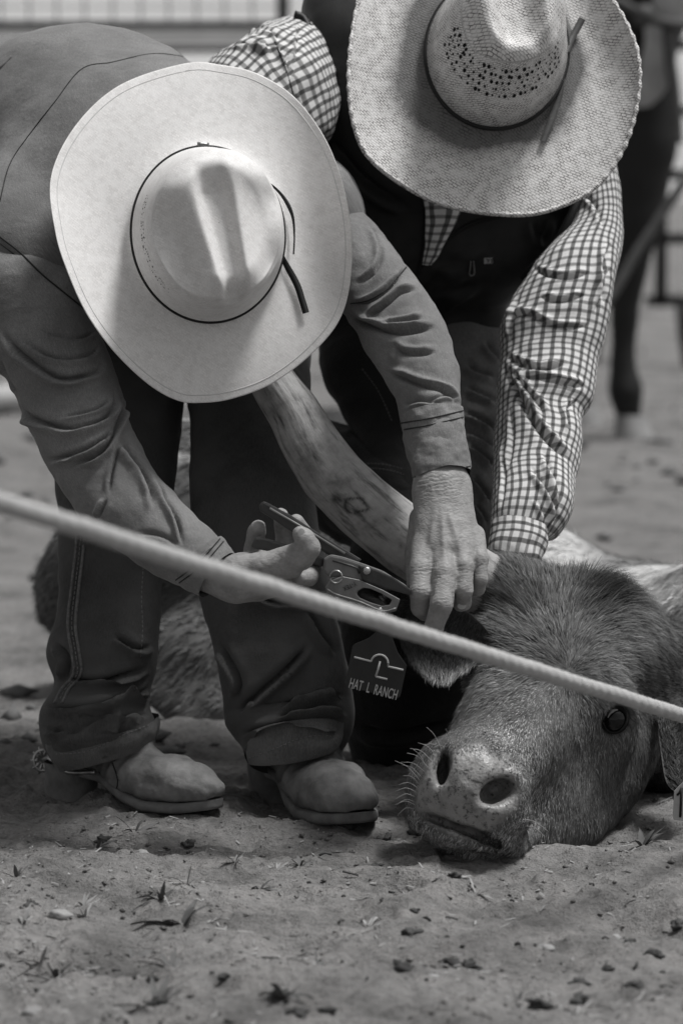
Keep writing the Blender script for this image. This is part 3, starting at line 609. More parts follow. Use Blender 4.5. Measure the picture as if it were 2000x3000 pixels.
for off in (0, 22):
    seam('outseam', tj, [(232 + off, 1500), (222 + off, 1620), (210 + off, 1720), (200 + off, 1830), (212 + off, 1920), (215 + off, 1975), (180 + off, 2020), (160 + off, 2060)], M_SEAMD, jl, 0.0022, 60)
seam('outseam', tj, [(243, 1500), (233, 1620), (221, 1720), (211, 1830), (223, 1920), (226, 1975), (191, 2020), (171, 2060)], M_STITCHL, jl, 0.0007, 120, 0.001, True)
seam('inseam', tj, [(420, 1660), (415, 1750), (418, 1850), (410, 1940)], M_STITCHL, jl, 0.0006, 60, 0.0003, True)
H1 = [(128, 2172, 466, 2098, 5.02, .98), (140, 2208, 462, 2135, 5.02, 1.04), (160, 2250, 447, 2174, 5.02, 1.04)]
V, f, uv = loft(H1, 110, 24, 2.2, False, 0.003, 30, 8); V = np.concatenate([V, V + (V.mean(0) - V) * 0.035]); f = np.concatenate([f, f[:, ::-1] + len(V) // 2]); hm = put('hem', mkmesh('hem', V, f, np.concatenate([uv, uv])), M_HEM, p1); seam('hem_stitch', bvh(V, f), [(165, 2210), (260, 2200), (350, 2158), (440, 2122)], M_STITCHL, hm, 0.0006, 70, 0.0003, True)
L2 = [(430, 760, 900, 760, 5.42, .75), (520, 1000, 905, 1000, 5.30, .75), (556, 1250, 912, 1250, 5.18, .75), (556, 1480, 922, 1480, 5.10, .75), (565, 1680, 955, 1660, 5.06, .72), (605, 1810, 985, 1800, 5.04, .72), (632, 1950, 1010, 1940, 5.03, .72), (660, 2075, 1034, 2040, 5.03, .7), (668, 2130, 1036, 2110, 5.02, .8), (705, 2180, 1022, 2150, 5.01, .95), (722, 2220, 992, 2182, 5.0, 1.05)]
V, f, uv = loft(L2, 150, 260, 2.2, False, 0.004, 16, 19)
V = crease(V, f, [([(806, 2100), (871, 2092), (948, 2081), (1020, 2088)], 12, 0.0216), ([(700, 2152), (795, 2134), (871, 2123), (948, 2123), (1010, 2130)], 13, 0.0259), ([(690, 2095), (760, 2030), (850, 1950), (910, 1880)], 18, 0.0151), ([(817, 2070), (893, 2050), (1005, 2035)], 12, 0.0194), ([(900, 1780), (940, 1860), (990, 1920)], 16, 0.0130), ([(700, 1700), (790, 1760), (880, 1760), (960, 1730)], 18, 0.0130), ([(640, 1880), (700, 1990), (690, 2060)], 15, 0.0130), ([(720, 2180), (800, 2165), (900, 2150), (980, 2160)], 9, 0.0130)])
jr = put('trouser_leg', mkmesh('trouser_leg', V, f, uv), M_JEAN, p1); tj2 = bvh(V, f)
H2 = [(716, 2170, 1014, 2130, 5.005, 1.02), (720, 2200, 1005, 2158, 5.0, 1.08), (726, 2230, 992, 2186, 5.0, 1.1)]
V, f, uv = loft(H2, 110, 24, 2.2, False, 0.003, 30, 18); V = np.concatenate([V, V + (V.mean(0) - V) * 0.035]); f = np.concatenate([f, f[:, ::-1] + len(V) // 2]); hm = put('hem', mkmesh('hem', V, f, np.concatenate([uv, uv])), M_HEM, p1); seam('hem_stitch', bvh(V, f), [(726, 2222), (800, 2196), (880, 2163), (960, 2155), (990, 2185)], M_STITCHL, hm, 0.0007, 70, 0.0003, True)
# seat of the jeans
sj = SDF((-0.75, 5.1, 0.5), (0.05, 5.9, 1.0), 0.012)
sj.ell(P(230, 640, 5.52), (0.17, 0.15, 0.15), None, 0.05); sj.cone(P(270, 760, 5.42), P(280, 860, 5.36), 0.10, 0.098, 0.04); sj.cone(P(640, 760, 5.42), P(690, 860, 5.36), 0.09, 0.085, 0.05); sj.cone(P(300, 660, 5.48), P(620, 730, 5.44), 0.13, 0.10, 0.05)
V, f = sj.mesh(3); put('trouser_seat', mkmesh('trouser_seat', V, f, V[:, :2]), M_JEAN, p1)
# boots in a foot frame: x forward, z up
def boot(parent, heel, toe_dir, s, spur=False, sink=0.006):
    d = nrm(np.array([toe_dir[0], toe_dir[1], 0.0])); lft = np.array([-d[1], d[0], 0]); upv = np.array([0, 0, 1.0]); B = np.stack([d, lft, upv]) * s
    o = np.array([heel[0], heel[1], max(float(gh(heel[0] + d[0] * k_, heel[1] + d[1] * k_)) for k_ in (0.04, 0.15, 0.2, 0.25, 0.29)) - 0.004])
    def T(p): return np.asarray(p) @ B + o
    q = SDF((-0.05, -0.09, 0.0), (0.33, 0.09, 0.30), 0.0032)
    q.cone((0.035, 0, 0.075), (0.045, 0, 0.12), 0.034, 0.040, 0.02); q.cone((0.052, 0, 0.10), (0.060, 0, 0.115), 0.036, 0.028, 0.02)
    q.cone((0.075, 0, 0.115), (0.135, 0.002, 0.074), 0.038, 0.032, 0.03); q.ell((0.195, 0.0, 0.046), (0.080, 0.043, 0.028), None, 0.03); q.ell((0.258, 0.0, 0.036), (0.045, 0.033, 0.017), None, 0.02); q.ell((0.10, 0, 0.065), (0.07, 0.030, 0.03), None, 0.025); q.ell((0.195, 0, 0.030), (0.090, 0.046, 0.022), None, 0.015); q.ell((0.255, 0, 0.029), (0.045, 0.036, 0.015), None, 0.012)
    V, f = q.mesh(2)
    bot = np.interp(V[:, 0], [0, .07, .11, .16, .20, .26, .31], [.046, .046, .043, .024, .016, .018, .026]); V[:, 2] = np.maximum(V[:, 2], bot)
    cr_ = 0.0042 * np.sin((V[:, 0] * 0.9 - V[:, 2] * 0.7) * 340 + 5 * vnoise(V * 36, 4)) * np.exp(-((V[:, 0] - 0.14) / 0.032) ** 2) * (V[:, 2] > .04) + 0.004 * np.clip(fbm(V * 16, 2, 8), -1, 1)
    V = V + vnormals(V, f) * (cr_ + 0.0022 * fbm(V * 45, 3, 6))[:, None]
    up_ = put('boot', mkmesh('boot', T(V), f), M_BOOT, parent)
    # sole, welt and stacked heel
    ns = 40; xs = 0.078 + 0.222 * np.sin(np.linspace(0, np.pi / 2, ns)); hw = np.interp(xs, [.07, .11, .15, .20, .25, .28], [.033, .031, .041, .049, .045, .039]) * np.sqrt(np.clip(1 - (np.clip(xs - 0.235, 0, 1) / 0.0652) ** 2, 0, 1))
    ox = np.concatenate([xs, xs[-2::-1]]); oy = np.concatenate([hw, -hw[-2::-1]]); m_ = len(ox); zb = np.interp(ox, [.07, .11, .16, .20, .26, .31], [.034, .030, .010, .001, .003, .011])
    A = np.concatenate([np.stack([0.19 + (ox - 0.19) * (0.99 if k_ else 0.97), oy * k_, zb + c_], -1) for k_, c_ in ((0.0, .0135), (0.90, .0145), (0.99, .012), (1.0, .005), (0.95, 0.001), (0.0, 0.001))])
    A[:, 1] += 0.0008 * vnoise(A * 200, 3)
    put('sole', mkmesh('sole', T(A), gridfaces(6, m_)), M_SOLE, up_)
    a = np.linspace(0, 2 * np.pi, 28, endpoint=False); pr = np.stack([0.040 + 0.040 * np.sign(np.cos(a)) * abs(np.cos(a)) ** 0.8, 0.033 * np.sin(a)], -1)
    A = np.concatenate([[(x * k_, y * k2, z) for x, y in pr] for z, k_, k2 in ((-0.004, .93, .92), (0.012, .95, .94), (0.03, .98, .97), (0.047, 1.0, 1.03))]); 
    put('heel', mkmesh('heel', T(A), gridfaces(4, 28)), M_SOLE, up_)
    return up_, T
g0 = P(150, 2350, 5.09); bt1, T1 = boot(p1, (g0[0], 5.085), (0.80, -0.60), 0.945)
bt2, T2 = boot(p1, (P(768, 2300, 5.14)[0], 5.14), (0.43, -0.903), 1.03)
# boot shaft seam and spur
for bt_, lines in ((bt1, ([(232, 2255), (240, 2300), (238, 2335)], [(330, 2235), (345, 2290), (330, 2350)])),):
    me_ = bt_.data; tb_ = bvh(np.array([v_.co for v_ in me_.vertices]), [tuple(q_.vertices) for q_ in me_.polygons])
    for l_ in lines: seam('boot_seam', tb_, l_, M_STITCH, bt_, 0.0009, 50)
ctr = P(126, 2228, 5.10); a = np.linspace(0, 2 * np.pi, 40, endpoint=False)
V, f = tube(np.stack([ctr + 0.0135 * (RT * np.cos(t_) * 0.85 + UP * np.sin(t_)) for t_ in a]), 0.0022, 6, True)
ms = [(V, f)] + [tube([ctr + 0.004 * (RT * np.cos(t_) * .85 + UP * np.sin(t_)), ctr + 0.012 * (RT * np.cos(t_) * .85 + UP * np.sin(t_)), ctr + 0.019 * (RT * np.cos(t_) * .85 + UP * np.sin(t_))], [0.003, 0.0022, 0.0012], 5) for t_ in a[::4]]
V, f = merge(*ms); spur = put('spur', mkmesh('spur', V, f), M_STEEL, p1)
V, f = tube(cr([ctr, P(140, 2222, 5.09), P(160, 2232, 5.07), P(200, 2262, 5.03), P(280, 2262, 5.0)], 24), [0.0035] * 24, 8); put('spur_band', mkmesh('spur_band', V, f), M_STEEL, spur)
# ------------------------------------------------------------------ bodies under the clothes, with hands
def R_(r, D): return px(r, D)
def fingers(chains, lo, hi, h, palm, kf=0.004, kj=0.003, kp=0.0025, cuts=()):
    base = SDF(lo, hi, h)
    for a, b_, ra, rb in palm: base.cone(P(*a), P(*b_), px(ra, a[2]), px(rb, b_[2]), 0.014)
    for ch in chains:
        g = SDF(lo, hi, h); 
        g.chain([P(*c[:3]) for c in ch], [px(c[3], c[2]) for c in ch], kf); 
        base.join(g, kp)
    for a, b_, r in cuts: base.cone(P(*a), P(*b_), px(r, a[2]), px(r, b_[2]), 0.003, 's')
    return base.mesh(1)
def box(pts, m=0.06):
    A = np.array([P(*p) for p in pts]); return A.min(0) - m, A.max(0) + m
# hand holding the ear (back of the hand to the camera, fingers pointing down)
lo, hi = box([(1180, 1330, 4.90), (1430, 1900, 4.72)], 0.03)
palm = [((1288, 1350, 4.87), (1292, 1440, 4.85), 74, 76), ((1292, 1440, 4.85), (1262, 1600, 4.81), 74, 58), ((1296, 1440, 4.85), (1310, 1610, 4.80), 74, 60), ((1300, 1440, 4.85), (1362, 1600, 4.81), 66, 54)]
ch = [[(1246, 1600, 4.805, 44), (1236, 1668, 4.780, 37), (1232, 1735, 4.762, 33), (1234, 1778, 4.772, 30), (1244, 1795, 4.80, 26)],
      [(1298, 1600, 4.80, 42), (1302, 1680, 4.766, 36), (1293, 1770, 4.745, 34), (1270, 1838, 4.757, 28), (1265, 1852, 4.765, 25)],
      [(1350, 1590, 4.80, 40), (1356, 1660, 4.775, 31), (1358, 1728, 4.762, 26), (1354, 1764, 4.778, 25), (1348, 1772, 4.80, 21)],
      [(1385, 1570, 4.815, 36), (1404, 1640, 4.79, 25), (1407, 1698, 4.780, 20), (1400, 1726, 4.795, 19), (1390, 1732, 4.81, 17)],
      [(1245, 1520, 4.86, 46), (1222, 1620, 4.86, 38), (1225, 1720, 4.845, 34), (1240, 1790, 4.835, 28)]]
HA = fingers(ch, lo, hi, 0.0019, palm, cuts=[((1268, 1690, 4.748), (1262, 1800, 4.742), 5), ((1330, 1690, 4.745), (1326, 1790, 4.742), 5), ((1382, 1665, 4.762), (1383, 1745, 4.752), 5)])
V, f = HA; N = vnormals(V, f); q = proj(V)
# knuckle wrinkles and tendons as relief
rel = np.zeros(len(V))
for (cx, cy, wx, wy) in ((1236, 1735, 40, 22), (1291, 1775, 40, 24), (1358, 1730, 34, 20), (1300, 1690, 46, 20), (1245, 1670, 46, 20), (1358, 1665, 40, 18), (1290, 1425, 80, 40), (1404, 1655, 30, 18)):
    rel += -0.0011 * np.clip(np.sin((q[:, 1] - cy + 0.15 * (q[:, 0] - cx) + 5 * vnoise(np.c_[q / 16, q[:, :1] * 0], 3)) * 0.62), 0, 1) * np.exp(-((q[:, 0] - cx) / wx) ** 2 - ((q[:, 1] - cy) / wy) ** 2)
for (x0, y0, x1, y1) in ((1280, 1470, 1250, 1640), (1292, 1470, 1302, 1660), (1305, 1470, 1355, 1640)):
    tt = np.clip(((q[:, 0] - x0) * (x1 - x0) + (q[:, 1] - y0) * (y1 - y0)) / ((x1 - x0) ** 2 + (y1 - y0) ** 2), 0, 1); d = np.hypot(q[:, 0] - x0 - tt * (x1 - x0), q[:, 1] - y0 - tt * (y1 - y0)); rel += 0.0022 * np.exp(-(d / 9) ** 2) * np.sin(np.pi * np.clip(tt, .02, .98))
rel += 0.0006 * fbm(V * 70, 3, 7)
HA = (V + N * (rel * (N @ FWD < 0.2))[:, None], f)
# hand on the pliers (palm up, thumb over the handle)
lo, hi = box([(560, 1480, 4.86), (950, 1790, 4.68)], 0.02)
palm = [((600, 1672, 4.775), (690, 1700, 4.765), 62, 60), ((690, 1700, 4.765), (800, 1690, 4.76), 62, 56), ((700, 1670, 4.75), (850, 1650, 4.735), 44, 46), ((760, 1715, 4.775), (885, 1680, 4.775), 44, 34), ((720, 1660, 4.775), (790, 1640, 4.80), 40, 36)]
ch = [[(820, 1650, 4.74, 46), (880, 1628, 4.725, 42), (903, 1605, 4.718, 34), (893, 1578, 4.716, 28), (878, 1563, 4.718, 23)],
      [(745, 1660, 4.80, 32), (742, 1610, 4.81, 28), (752, 1560, 4.795, 26), (756, 1546, 4.785, 24)],
      [(800, 1650, 4.80, 33), (838, 1610, 4.815, 30), (832, 1550, 4.815, 27), (822, 1512, 4.80, 23)],
      [(840, 1650, 4.79, 33), (890, 1610, 4.81, 30), (884, 1560, 4.815, 27), (868, 1530, 4.805, 24)],
      [(860, 1660, 4.78, 32), (915, 1655, 4.785, 28), (905, 1690, 4.765, 26), (880, 1695, 4.75, 22)]]
HB = fingers(ch, lo, hi, 0.0019, palm)
V, f = HB; N = vnormals(V, f); HB = (V + N * (0.0007 * fbm(V * 70, 3, 9) * (N @ FWD < 0.3))[:, None], f)
# trunk, head, limbs as one field
bx_ = SDF((-0.70, 4.6, -0.02), (0.25, 5.75, 1.05), 0.011)
hc = cen1 - ax1 * 0.03; face = nrm(fr1 * 1.0 - ax1 * 0.15)
bx_.ell(hc - ax1 * 0.035, (0.078, 0.098, 0.095), np.stack([sd1, fr1, ax1]), 0.02); bx_.ell(hc - ax1 * 0.10 + fr1 * 0.025, (0.06, 0.07, 0.075), np.stack([sd1, fr1, ax1]), 0.03)
bx_.cone(hc - ax1 * 0.075 + fr1 * 0.09, hc - ax1 * 0.10 + fr1 * 0.118, 0.012, 0.016, 0.01)
for s in (-1, 1): bx_.ell(hc - ax1 * 0.075 + sd1 * 0.082 * s, (0.010, 0.018, 0.03), np.stack([sd1, fr1, ax1]), 0.008)
bx_.cone(hc - ax1 * 0.08 - fr1 * 0.03, P(480, 520, 5.18), 0.055, 0.07, 0.03)
bx_.chain([P(480, 540, 5.18), P(260, 500, 5.34), P(200, 600, 5.52)], [0.09, 0.10, 0.10], 0.05)
bx_.chain([P(90, 800, 5.04), P(200, 1200, 4.92), P(300, 1400, 4.86), P(600, 1672, 4.775)], [0.045, 0.03, 0.022, 0.022], 0.02); bx_.chain([P(900, 700, 5.12), P(1150, 950, 5.0), P(1250, 1150, 4.925), P(1288, 1360, 4.868)], [0.038, 0.033, 0.03, 0.028], 0.02)
bx_.chain([P(270, 760, 5.46), P(340, 1300, 5.22), P(320, 1750, 5.10), P(300, 2150, 5.05)], [0.06, 0.03, 0.022, 0.024], 0.02); bx_.chain([P(660, 760, 5.46), P(740, 1350, 5.19), P(800, 1800, 5.07), P(870, 2150, 5.05)], [0.06, 0.03, 0.024, 0.024], 0.02)
BV, BF = bx_.mesh(2)
V, f = merge((BV, BF), HA, HB)
body1 = put('body', mkmesh('body', V, f), M_SKIN, p1)
# short hair below the hat
hh = SDF(hc - 0.18, hc + 0.18, 0.006); hh.ell(hc - ax1 * 0.05 - fr1 * 0.012, (0.082, 0.098, 0.088), np.stack([sd1, fr1, ax1]), 0.01); hh.ell(hc - ax1 * 0.12 + fr1 * 0.07, (0.10, 0.085, 0.09), np.stack([sd1, fr1, ax1]), 0.01, 's')
V, f = hh.mesh(1); put('hair', mkmesh('hair', V, f), M_HAIR, p1)
# finger nails on the visible tips
def nail(c, u, wv, n, parent):
    a = np.linspace(0, 2 * np.pi, 13)[:-1]; V = c + u * np.cos(a)[:, None] + wv * np.sin(a)[:, None] + n * (0.0007 - 0.0004 * np.abs(np.cos(a))[:, None]); V = np.concatenate([V, [c + n * 0.0012]])
    put('nail', mkmesh('nail', V, np.array([(k, (k + 1) % 12, 12) for k in range(12)])), M_NAIL, parent)
M_NAIL = simple('finger_nail', 0.36, 0.35, 0.1, 60, bstr=0)
tbd = bvh(*HB)
for x, y, du, dv in ((883, 1562, 0.0045, 0.006),):
    h = onsurf(tbd, [(x - 4, y), (x + 4, y)], 3, 0.0002)
    if h is not None: nail(h[1], RT * du, UP * dv, -FWD, body1)
tha = bvh(*HA)
for x, y in ((1352, 1775), (1268, 1846)):
    h = onsurf(tha, [(x - 4, y), (x + 4, y)], 3, 0.0001)
    if h is not None: nail(h[1], RT * 0.0055, UP * 0.004, nrm(-FWD - UP), body1)

# ------------------------------------------------------------------ person in the black vest
p2 = thing('person', (0.16, 5.45, 0), 'crouching person in black vest over checked shirt and coarse woven straw hat', 'person')
O2 = [(1060, -40), (1026, 110), (1018, 250), (1034, 370), (1080, 465), (1200, 557), (1330, 610), (1500, 632), (1620, 615), (1745, 552), (1825, 445), (1868, 310), (1875, 190), (1850, 95), (1780, -20), (1660, -120), (1470, -175), (1260, -160), (1130, -110)]
def dz2(t):
    q = t - math.pi / 2; return -0.045 * np.abs(np.sin(q)) ** 2.4 + 0.018 * np.cos(q) ** 2
def dents2(x, y, zr):
    top = np.clip((zr - 0.60) / 0.3, 0, 1)
    c = 0.030 * np.exp(-(x / 0.030) ** 4) * np.exp(-((y + 0.008) / 0.072) ** 6)
    side = 0.020 * np.exp(-((np.abs(x) - 0.060) / 0.02) ** 2) * np.exp(-((y - 0.035) / 0.045) ** 2)
    return (c + side) * top
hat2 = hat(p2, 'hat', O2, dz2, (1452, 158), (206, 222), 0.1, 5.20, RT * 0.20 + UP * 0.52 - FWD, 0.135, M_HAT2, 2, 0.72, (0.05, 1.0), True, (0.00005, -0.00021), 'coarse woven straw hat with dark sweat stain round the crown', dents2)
brim2, crown2, base2, cen2, ax2, fr2, sd2, R2 = hat2
V, f = tube(cen2 + (base2 - cen2) * 1.008 + ax2 * 0.004, 0.0032, 8, True); put('hat_band', mkmesh('hat_band', V, f), M_BAND, brim2)
vents(R2, crown2, [(17, 0.0), (20, 0.045), (23, 0.0), (26, 0.045), (29, 0.0)], np.linspace(0.55, 2.9, 24), 0.0026, M_HOLE, 1.1)
tb2 = bvh(*(lambda me: (np.array([v.co for v in me.vertices]), [tuple(q.vertices) for q in me.polygons]))(brim2.data))
strip([(1590, 415), (1615, 350), (1635, 290), (1648, 230)], [0.0042, 0.0045, 0.004, 0.003], tb2, 0.008, 'hat_tie', M_LEATHERTIE, brim2)
strip([(1655, 165), (1670, 120), (1690, 82), (1705, 54)], [0.003, 0.0042, 0.0046, 0.0046], tb2, 0.012, 'hat_tie', M_LEATHERTIE, brim2)
# braided brim edge
eo = crc(np.array([(x, y, 0) for x, y in O2], float), 300)[:, :2]; qe = onsurf(tb2, [(1452 + (x - 1452) * 0.992, 158 + (y - 158) * 0.992) for x, y in eo] + [(1452 + (eo[0, 0] - 1452) * .992, 158 + (eo[0, 1] - 158) * .992)], 420, 0.0)
rr = 0.0026 + 0.0008 * np.sin(np.arange(len(qe)) * 1.1); V, f = tube(qe, rr, 7); put('brim_braid', mkmesh('brim_braid', V, f, np.c_[V[:, 0], V[:, 2]]), M_HAT2, brim2)
# vest
T_ = [(930, 14, 1700, 14, 5.60, .4), (880, 40, 1740, 40, 5.50, .38), (900, 100, 1780, 120, 5.44, .36), (926, 200, 1800, 220, 5.42, .36), (938, 320, 1800, 340, 5.42, .36), (948, 450, 1770, 480, 5.44, .36), (965, 600, 1735, 600, 5.46, .36), (990, 740, 1650, 735, 5.46, .40), (1040, 880, 1500, 870, 5.49, .45), (1090, 985, 1482, 965, 5.50, .45)]
V, f, uv = loft(T_, 200, 160, 3.4, False, 0.006, 10, 22)
V = crease(V, f, [([(1210, 900), (1290, 800), (1400, 700)], 26, .010), ([(1260, 960), (1300, 880), (1400, 820)], 22, .008), ([(1560, 640), (1590, 700), (1600, 640)], 26, .010), ([(960, 400), (1060, 520), (1200, 620)], 26, .01)])
vest = put('vest', mkmesh('vest', V, f, uv), M_VEST, p2, label='black vest hanging open over a checked shirt'); tv = bvh(V, f)
n = 160 * 0
sv = SDF((-0.15, 5.25, 0.75), (0.5, 5.85, 1.12), 0.008); sv.cone(P(985, 120, 5.52), P(1700, 110, 5.56), 0.052, 0.055, 0.03); sv.cone(P(1080, 90, 5.6), P(1640, 90, 5.6), 0.05, 0.05, 0.03); sv.ell(P(1330, 150, 5.6), (0.17, 0.10, 0.07), None, 0.03)
V, f = sv.mesh(2); put('vest_yoke', mkmesh('vest_yoke', V, f, V[:, [0, 2]]), M_VEST, vest); tvy = bvh(V, f)
seam('armhole_binding', bvh(*merge((V, f))), [(862, 44), (885, 50), (905, 80), (918, 110)], M_VTRIM, vest, 0.004, 20)
V, f = tube(cr([P(862, 42, 5.40), P(890, 55, 5.40), (P(912, 110, 5.385)), P(932, 200, 5.38), P(941, 290, 5.38), P(940, 390, 5.385)], 40), 0.0055, 10); put('armhole_binding', mkmesh('armhole_binding', V, f), M_VTRIM, vest)
V, f = tube(cr([P(1712, 530, 5.385), P(1690, 590, 5.365), P(1662, 650, 5.355), P(1625, 715, 5.355), P(1570, 775, 5.36), P(1530, 815, 5.37)], 30), 0.006, 10); put('armhole_binding', mkmesh('armhole_binding', V, f), M_VTRIM, vest)
seam('zipper', tv, [(1225, 800), (1240, 730), (1246, 650), (1244, 560)], M_VTRIM, vest, 0.003, 30); seam('zipper', tv, [(1235, 780), (1300, 710), (1380, 655), (1470, 632)], M_VTRIM, vest, 0.003, 30)
q = onsurf(tv, [(1378, 765), (1376, 785), (1374, 803), (1380, 808), (1388, 803), (1388, 785), (1386, 765)], 20, 0.003); V, f = tube(q, 0.0009, 6); put('zipper_pull', mkmesh('zipper_pull', V, f), M_STEEL, vest)
q = onsurf(tv, [(1419, 764), (1440, 764)], 3, 0.0015); c0 = q[1]
A = np.array([c0 + RT * a * 0.0058 + UP * (b_ * 0.004 + a * 0.0004) - FWD * z for z in (0, 0.0012) for a, b_ in ((-1, -1), (1, -1), (1, 1), (-1, 1))]); M_PATCH = simple('pale_patch', 0.34, 0.7, 0.1, 100, bstr=0)
pt = put('label_patch', mkpoly('label_patch', A, [(0, 3, 2, 1), (4, 5, 6, 7), (0, 1, 5, 4), (1, 2, 6, 5), (2, 3, 7, 6), (3, 0, 4, 7)]), M_PATCH, vest)
ms = [tube([c0 + RT * x0 + UP * y0 - FWD * 0.0016, c0 + RT * (x0 + x1) / 2 + UP * (y0 + y1) / 2 - FWD * 0.0016, c0 + RT * x1 + UP * y1 - FWD * 0.0016], 0.0007, 5) for x0, y0, x1, y1 in ((-.003, .0022, 0, .0005), (.003, .0022, 0, .0005), (0, .0012, 0, -.0025), (.0045, -.003, .0049, .003))]
V, f = merge(*ms); put('patch_emblem', mkmesh('patch_emblem', V, f), M_BAND, pt)
# checked shirt front in the open collar
V, f, uv = loft([(1236, 560, 1360, 560, 5.335, .3), (1246, 650, 1335, 650, 5.325, .3), (1244, 720, 1298, 720, 5.33, .3), (1238, 775, 1262, 775, 5.34, .3)], 60, 50, 2.2, True, 0.002, 30, 3)
put('shirt_front', mkmesh('shirt_front', V, f, uv), M_PLAID, p2)
# checked sleeves
SA = [(940, 60, 950, 340, 5.52, .6), (885, 44, 938, 395, 5.47, .7), (800, 60, 925, 430, 5.41, .8), (718, 108, 880, 480, 5.34, .85), (640, 158, 850, 540, 5.31, .8), (590, 260, 800, 620, 5.29, .8), (600, 420, 770, 720, 5.27, .8), (640, 600, 780, 860, 5.26, .8)]
V, f, uv = loft(SA, 130, 200, 2.1, True, 0.004, 24, 41)
V = crease(V, f, [([(722, 118), (770, 135), (810, 140), (840, 190), (850, 250)], 12, .008), ([(720, 80), (760, 85), (800, 105), (815, 130)], 12, .008), ([(670, 135), (720, 130), (770, 140), (800, 165)], 10, .006), ([(880, 60), (870, 130), (860, 200)], 14, .005), ([(640, 200), (700, 230), (780, 240)], 12, .005), ([(810, 120), (850, 180), (880, 280), (900, 340)], 9, .004)])
slA = put('sleeve', mkmesh('sleeve', V, f, uv + [0.03, 0.02]), M_PLAID, p2); seam('sleeve_seam', bvh(V, f), [(805, 120), (830, 180), (852, 250), (868, 310)], M_STITCH, slA, 0.0009, 20)
SB = [(1680, 540, 1790, 400, 5.43, .9), (1648, 700, 1822, 630, 5.39, .9), (1530, 838, 1808, 785, 5.34, .85), (1468, 950, 1786, 920, 5.31, .85), (1460, 1060, 1755, 1050, 5.28, .85), (1455, 1165, 1733, 1165, 5.24, .85), (1450, 1225, 1700, 1225, 5.22, .85), (1446, 1300, 1706, 1308, 5.19, .85), (1438, 1400, 1684, 1410, 5.15, .9), (1437, 1480, 1674, 1500, 5.11, .9), (1436, 1535, 1640, 1560, 5.09, .9), (1440, 1562, 1592, 1590, 5.085, .9)]
V, f, uv = loft(SB, 170, 300, 2.1, True, 0.0025, 18, 44)
V = crease(V, f, [([(1666, 1065), (1617, 1075), (1574, 1082), (1508, 1058), (1480, 1033)], 15, 0.0072), ([(1722, 1124), (1701, 1131), (1648, 1121), (1574, 1107), (1518, 1107)], 14, 0.0072), ([(1673, 1360), (1659, 1342), (1602, 1289), (1560, 1233), (1518, 1153), (1469, 1054)], 18, 0.0101), ([(1602, 1226), (1581, 1188), (1539, 1139), (1490, 1068)], 13, 0.0065), ([(1588, 1317), (1609, 1374), (1630, 1419), (1638, 1503)], 14, 0.0072), ([(1546, 1360), (1578, 1402), (1609, 1447), (1627, 1510), (1606, 1560)], 13, 0.0072),
    ([(1736, 949), (1683, 958), (1613, 953), (1546, 921), (1466, 935)], 14, 0.0065), ([(1734, 798), (1664, 814), (1600, 804), (1555, 779)], 13, 0.0058), ([(1721, 862), (1638, 881), (1574, 868)], 13, 0.0058), ([(1800, 700), (1770, 760), (1760, 850), (1740, 930)], 15, 0.0065), ([(1790, 780), (1760, 830), (1770, 900)], 12, 0.0050), ([(1490, 1180), (1500, 1290), (1480, 1400)], 11, 0.0043), ([(1470, 1280), (1478, 1400), (1465, 1500)], 9, 0.0036), ([(1690, 1170), (1660, 1200), (1670, 1270)], 12, 0.0058), ([(1520, 860), (1500, 930), (1490, 1010)], 12, 0.0050), ([(1690, 560), (1740, 600), (1770, 680)], 14, 0.0043), ([(1560, 1450), (1590, 1500), (1600, 1540)], 10, 0.0036)])
slB = put('sleeve', mkmesh('sleeve', V, f, uv), M_PLAID, p2)
CB = [(1438, 1530, 1606, 1560, 5.075, .9), (1434, 1570, 1603, 1596, 5.065, .9), (1428, 1612, 1590, 1632, 5.055, .9), (1420, 1660, 1574, 1675, 5.05, .9)]
V, f, uv = loft(CB, 100, 50, 2.1, False, 0.0015, 40, 5); V = np.concatenate([V, V + (V.mean(0) - V) * 0.05]); f = np.concatenate([f, f[:, ::-1] + len(V) // 2]); put('cuff', mkmesh('cuff', V, f, np.concatenate([uv, uv])[:, ::-1] + [0.004, 0.004]), M_PLAID, p2)
# trousers
V, f, uv = loft([(1080, 890, 1520, 880, 5.56, .6), (1180, 1000, 1500, 990, 5.50, .7), (1250, 1150, 1495, 1150, 5.44, .7), (1270, 1350, 1500, 1350, 5.38, .7), (1290, 1550, 1510, 1550, 5.33, .7), (1310, 1750, 1520, 1750, 5.34, .7), (1330, 2000, 1520, 2000, 5.40, .7), (1340, 2240, 1520, 2240, 5.42, .7)], 120, 200, 2.1, True, 0.004, 14, 51)
V = crease(V, f, [([(1352, 1205), (1400, 1225), (1455, 1262)], 14, .012), ([(1360, 1060), (1400, 1090), (1450, 1100)], 16, .009), ([(1360, 1130), (1400, 1150), (1460, 1180)], 13, .009), ([(1370, 1300), (1410, 1330), (1450, 1370)], 13, .012), ([(1380, 1390), (1410, 1430), (1440, 1470)], 12, .011), ([(1420, 1000), (1440, 1030), (1470, 1060)], 14, .007), ([(1360, 1260), (1410, 1285), (1450, 1315)], 10, .006), ([(1390, 1470), (1415, 1510), (1430, 1540)], 10, .008)])
put('trouser_leg', mkmesh('trouser_leg', V, f, uv), M_JEAN2, p2, label='grey trouser leg with diagonal folds')  # lit tone of the jeans put into this leg's colour
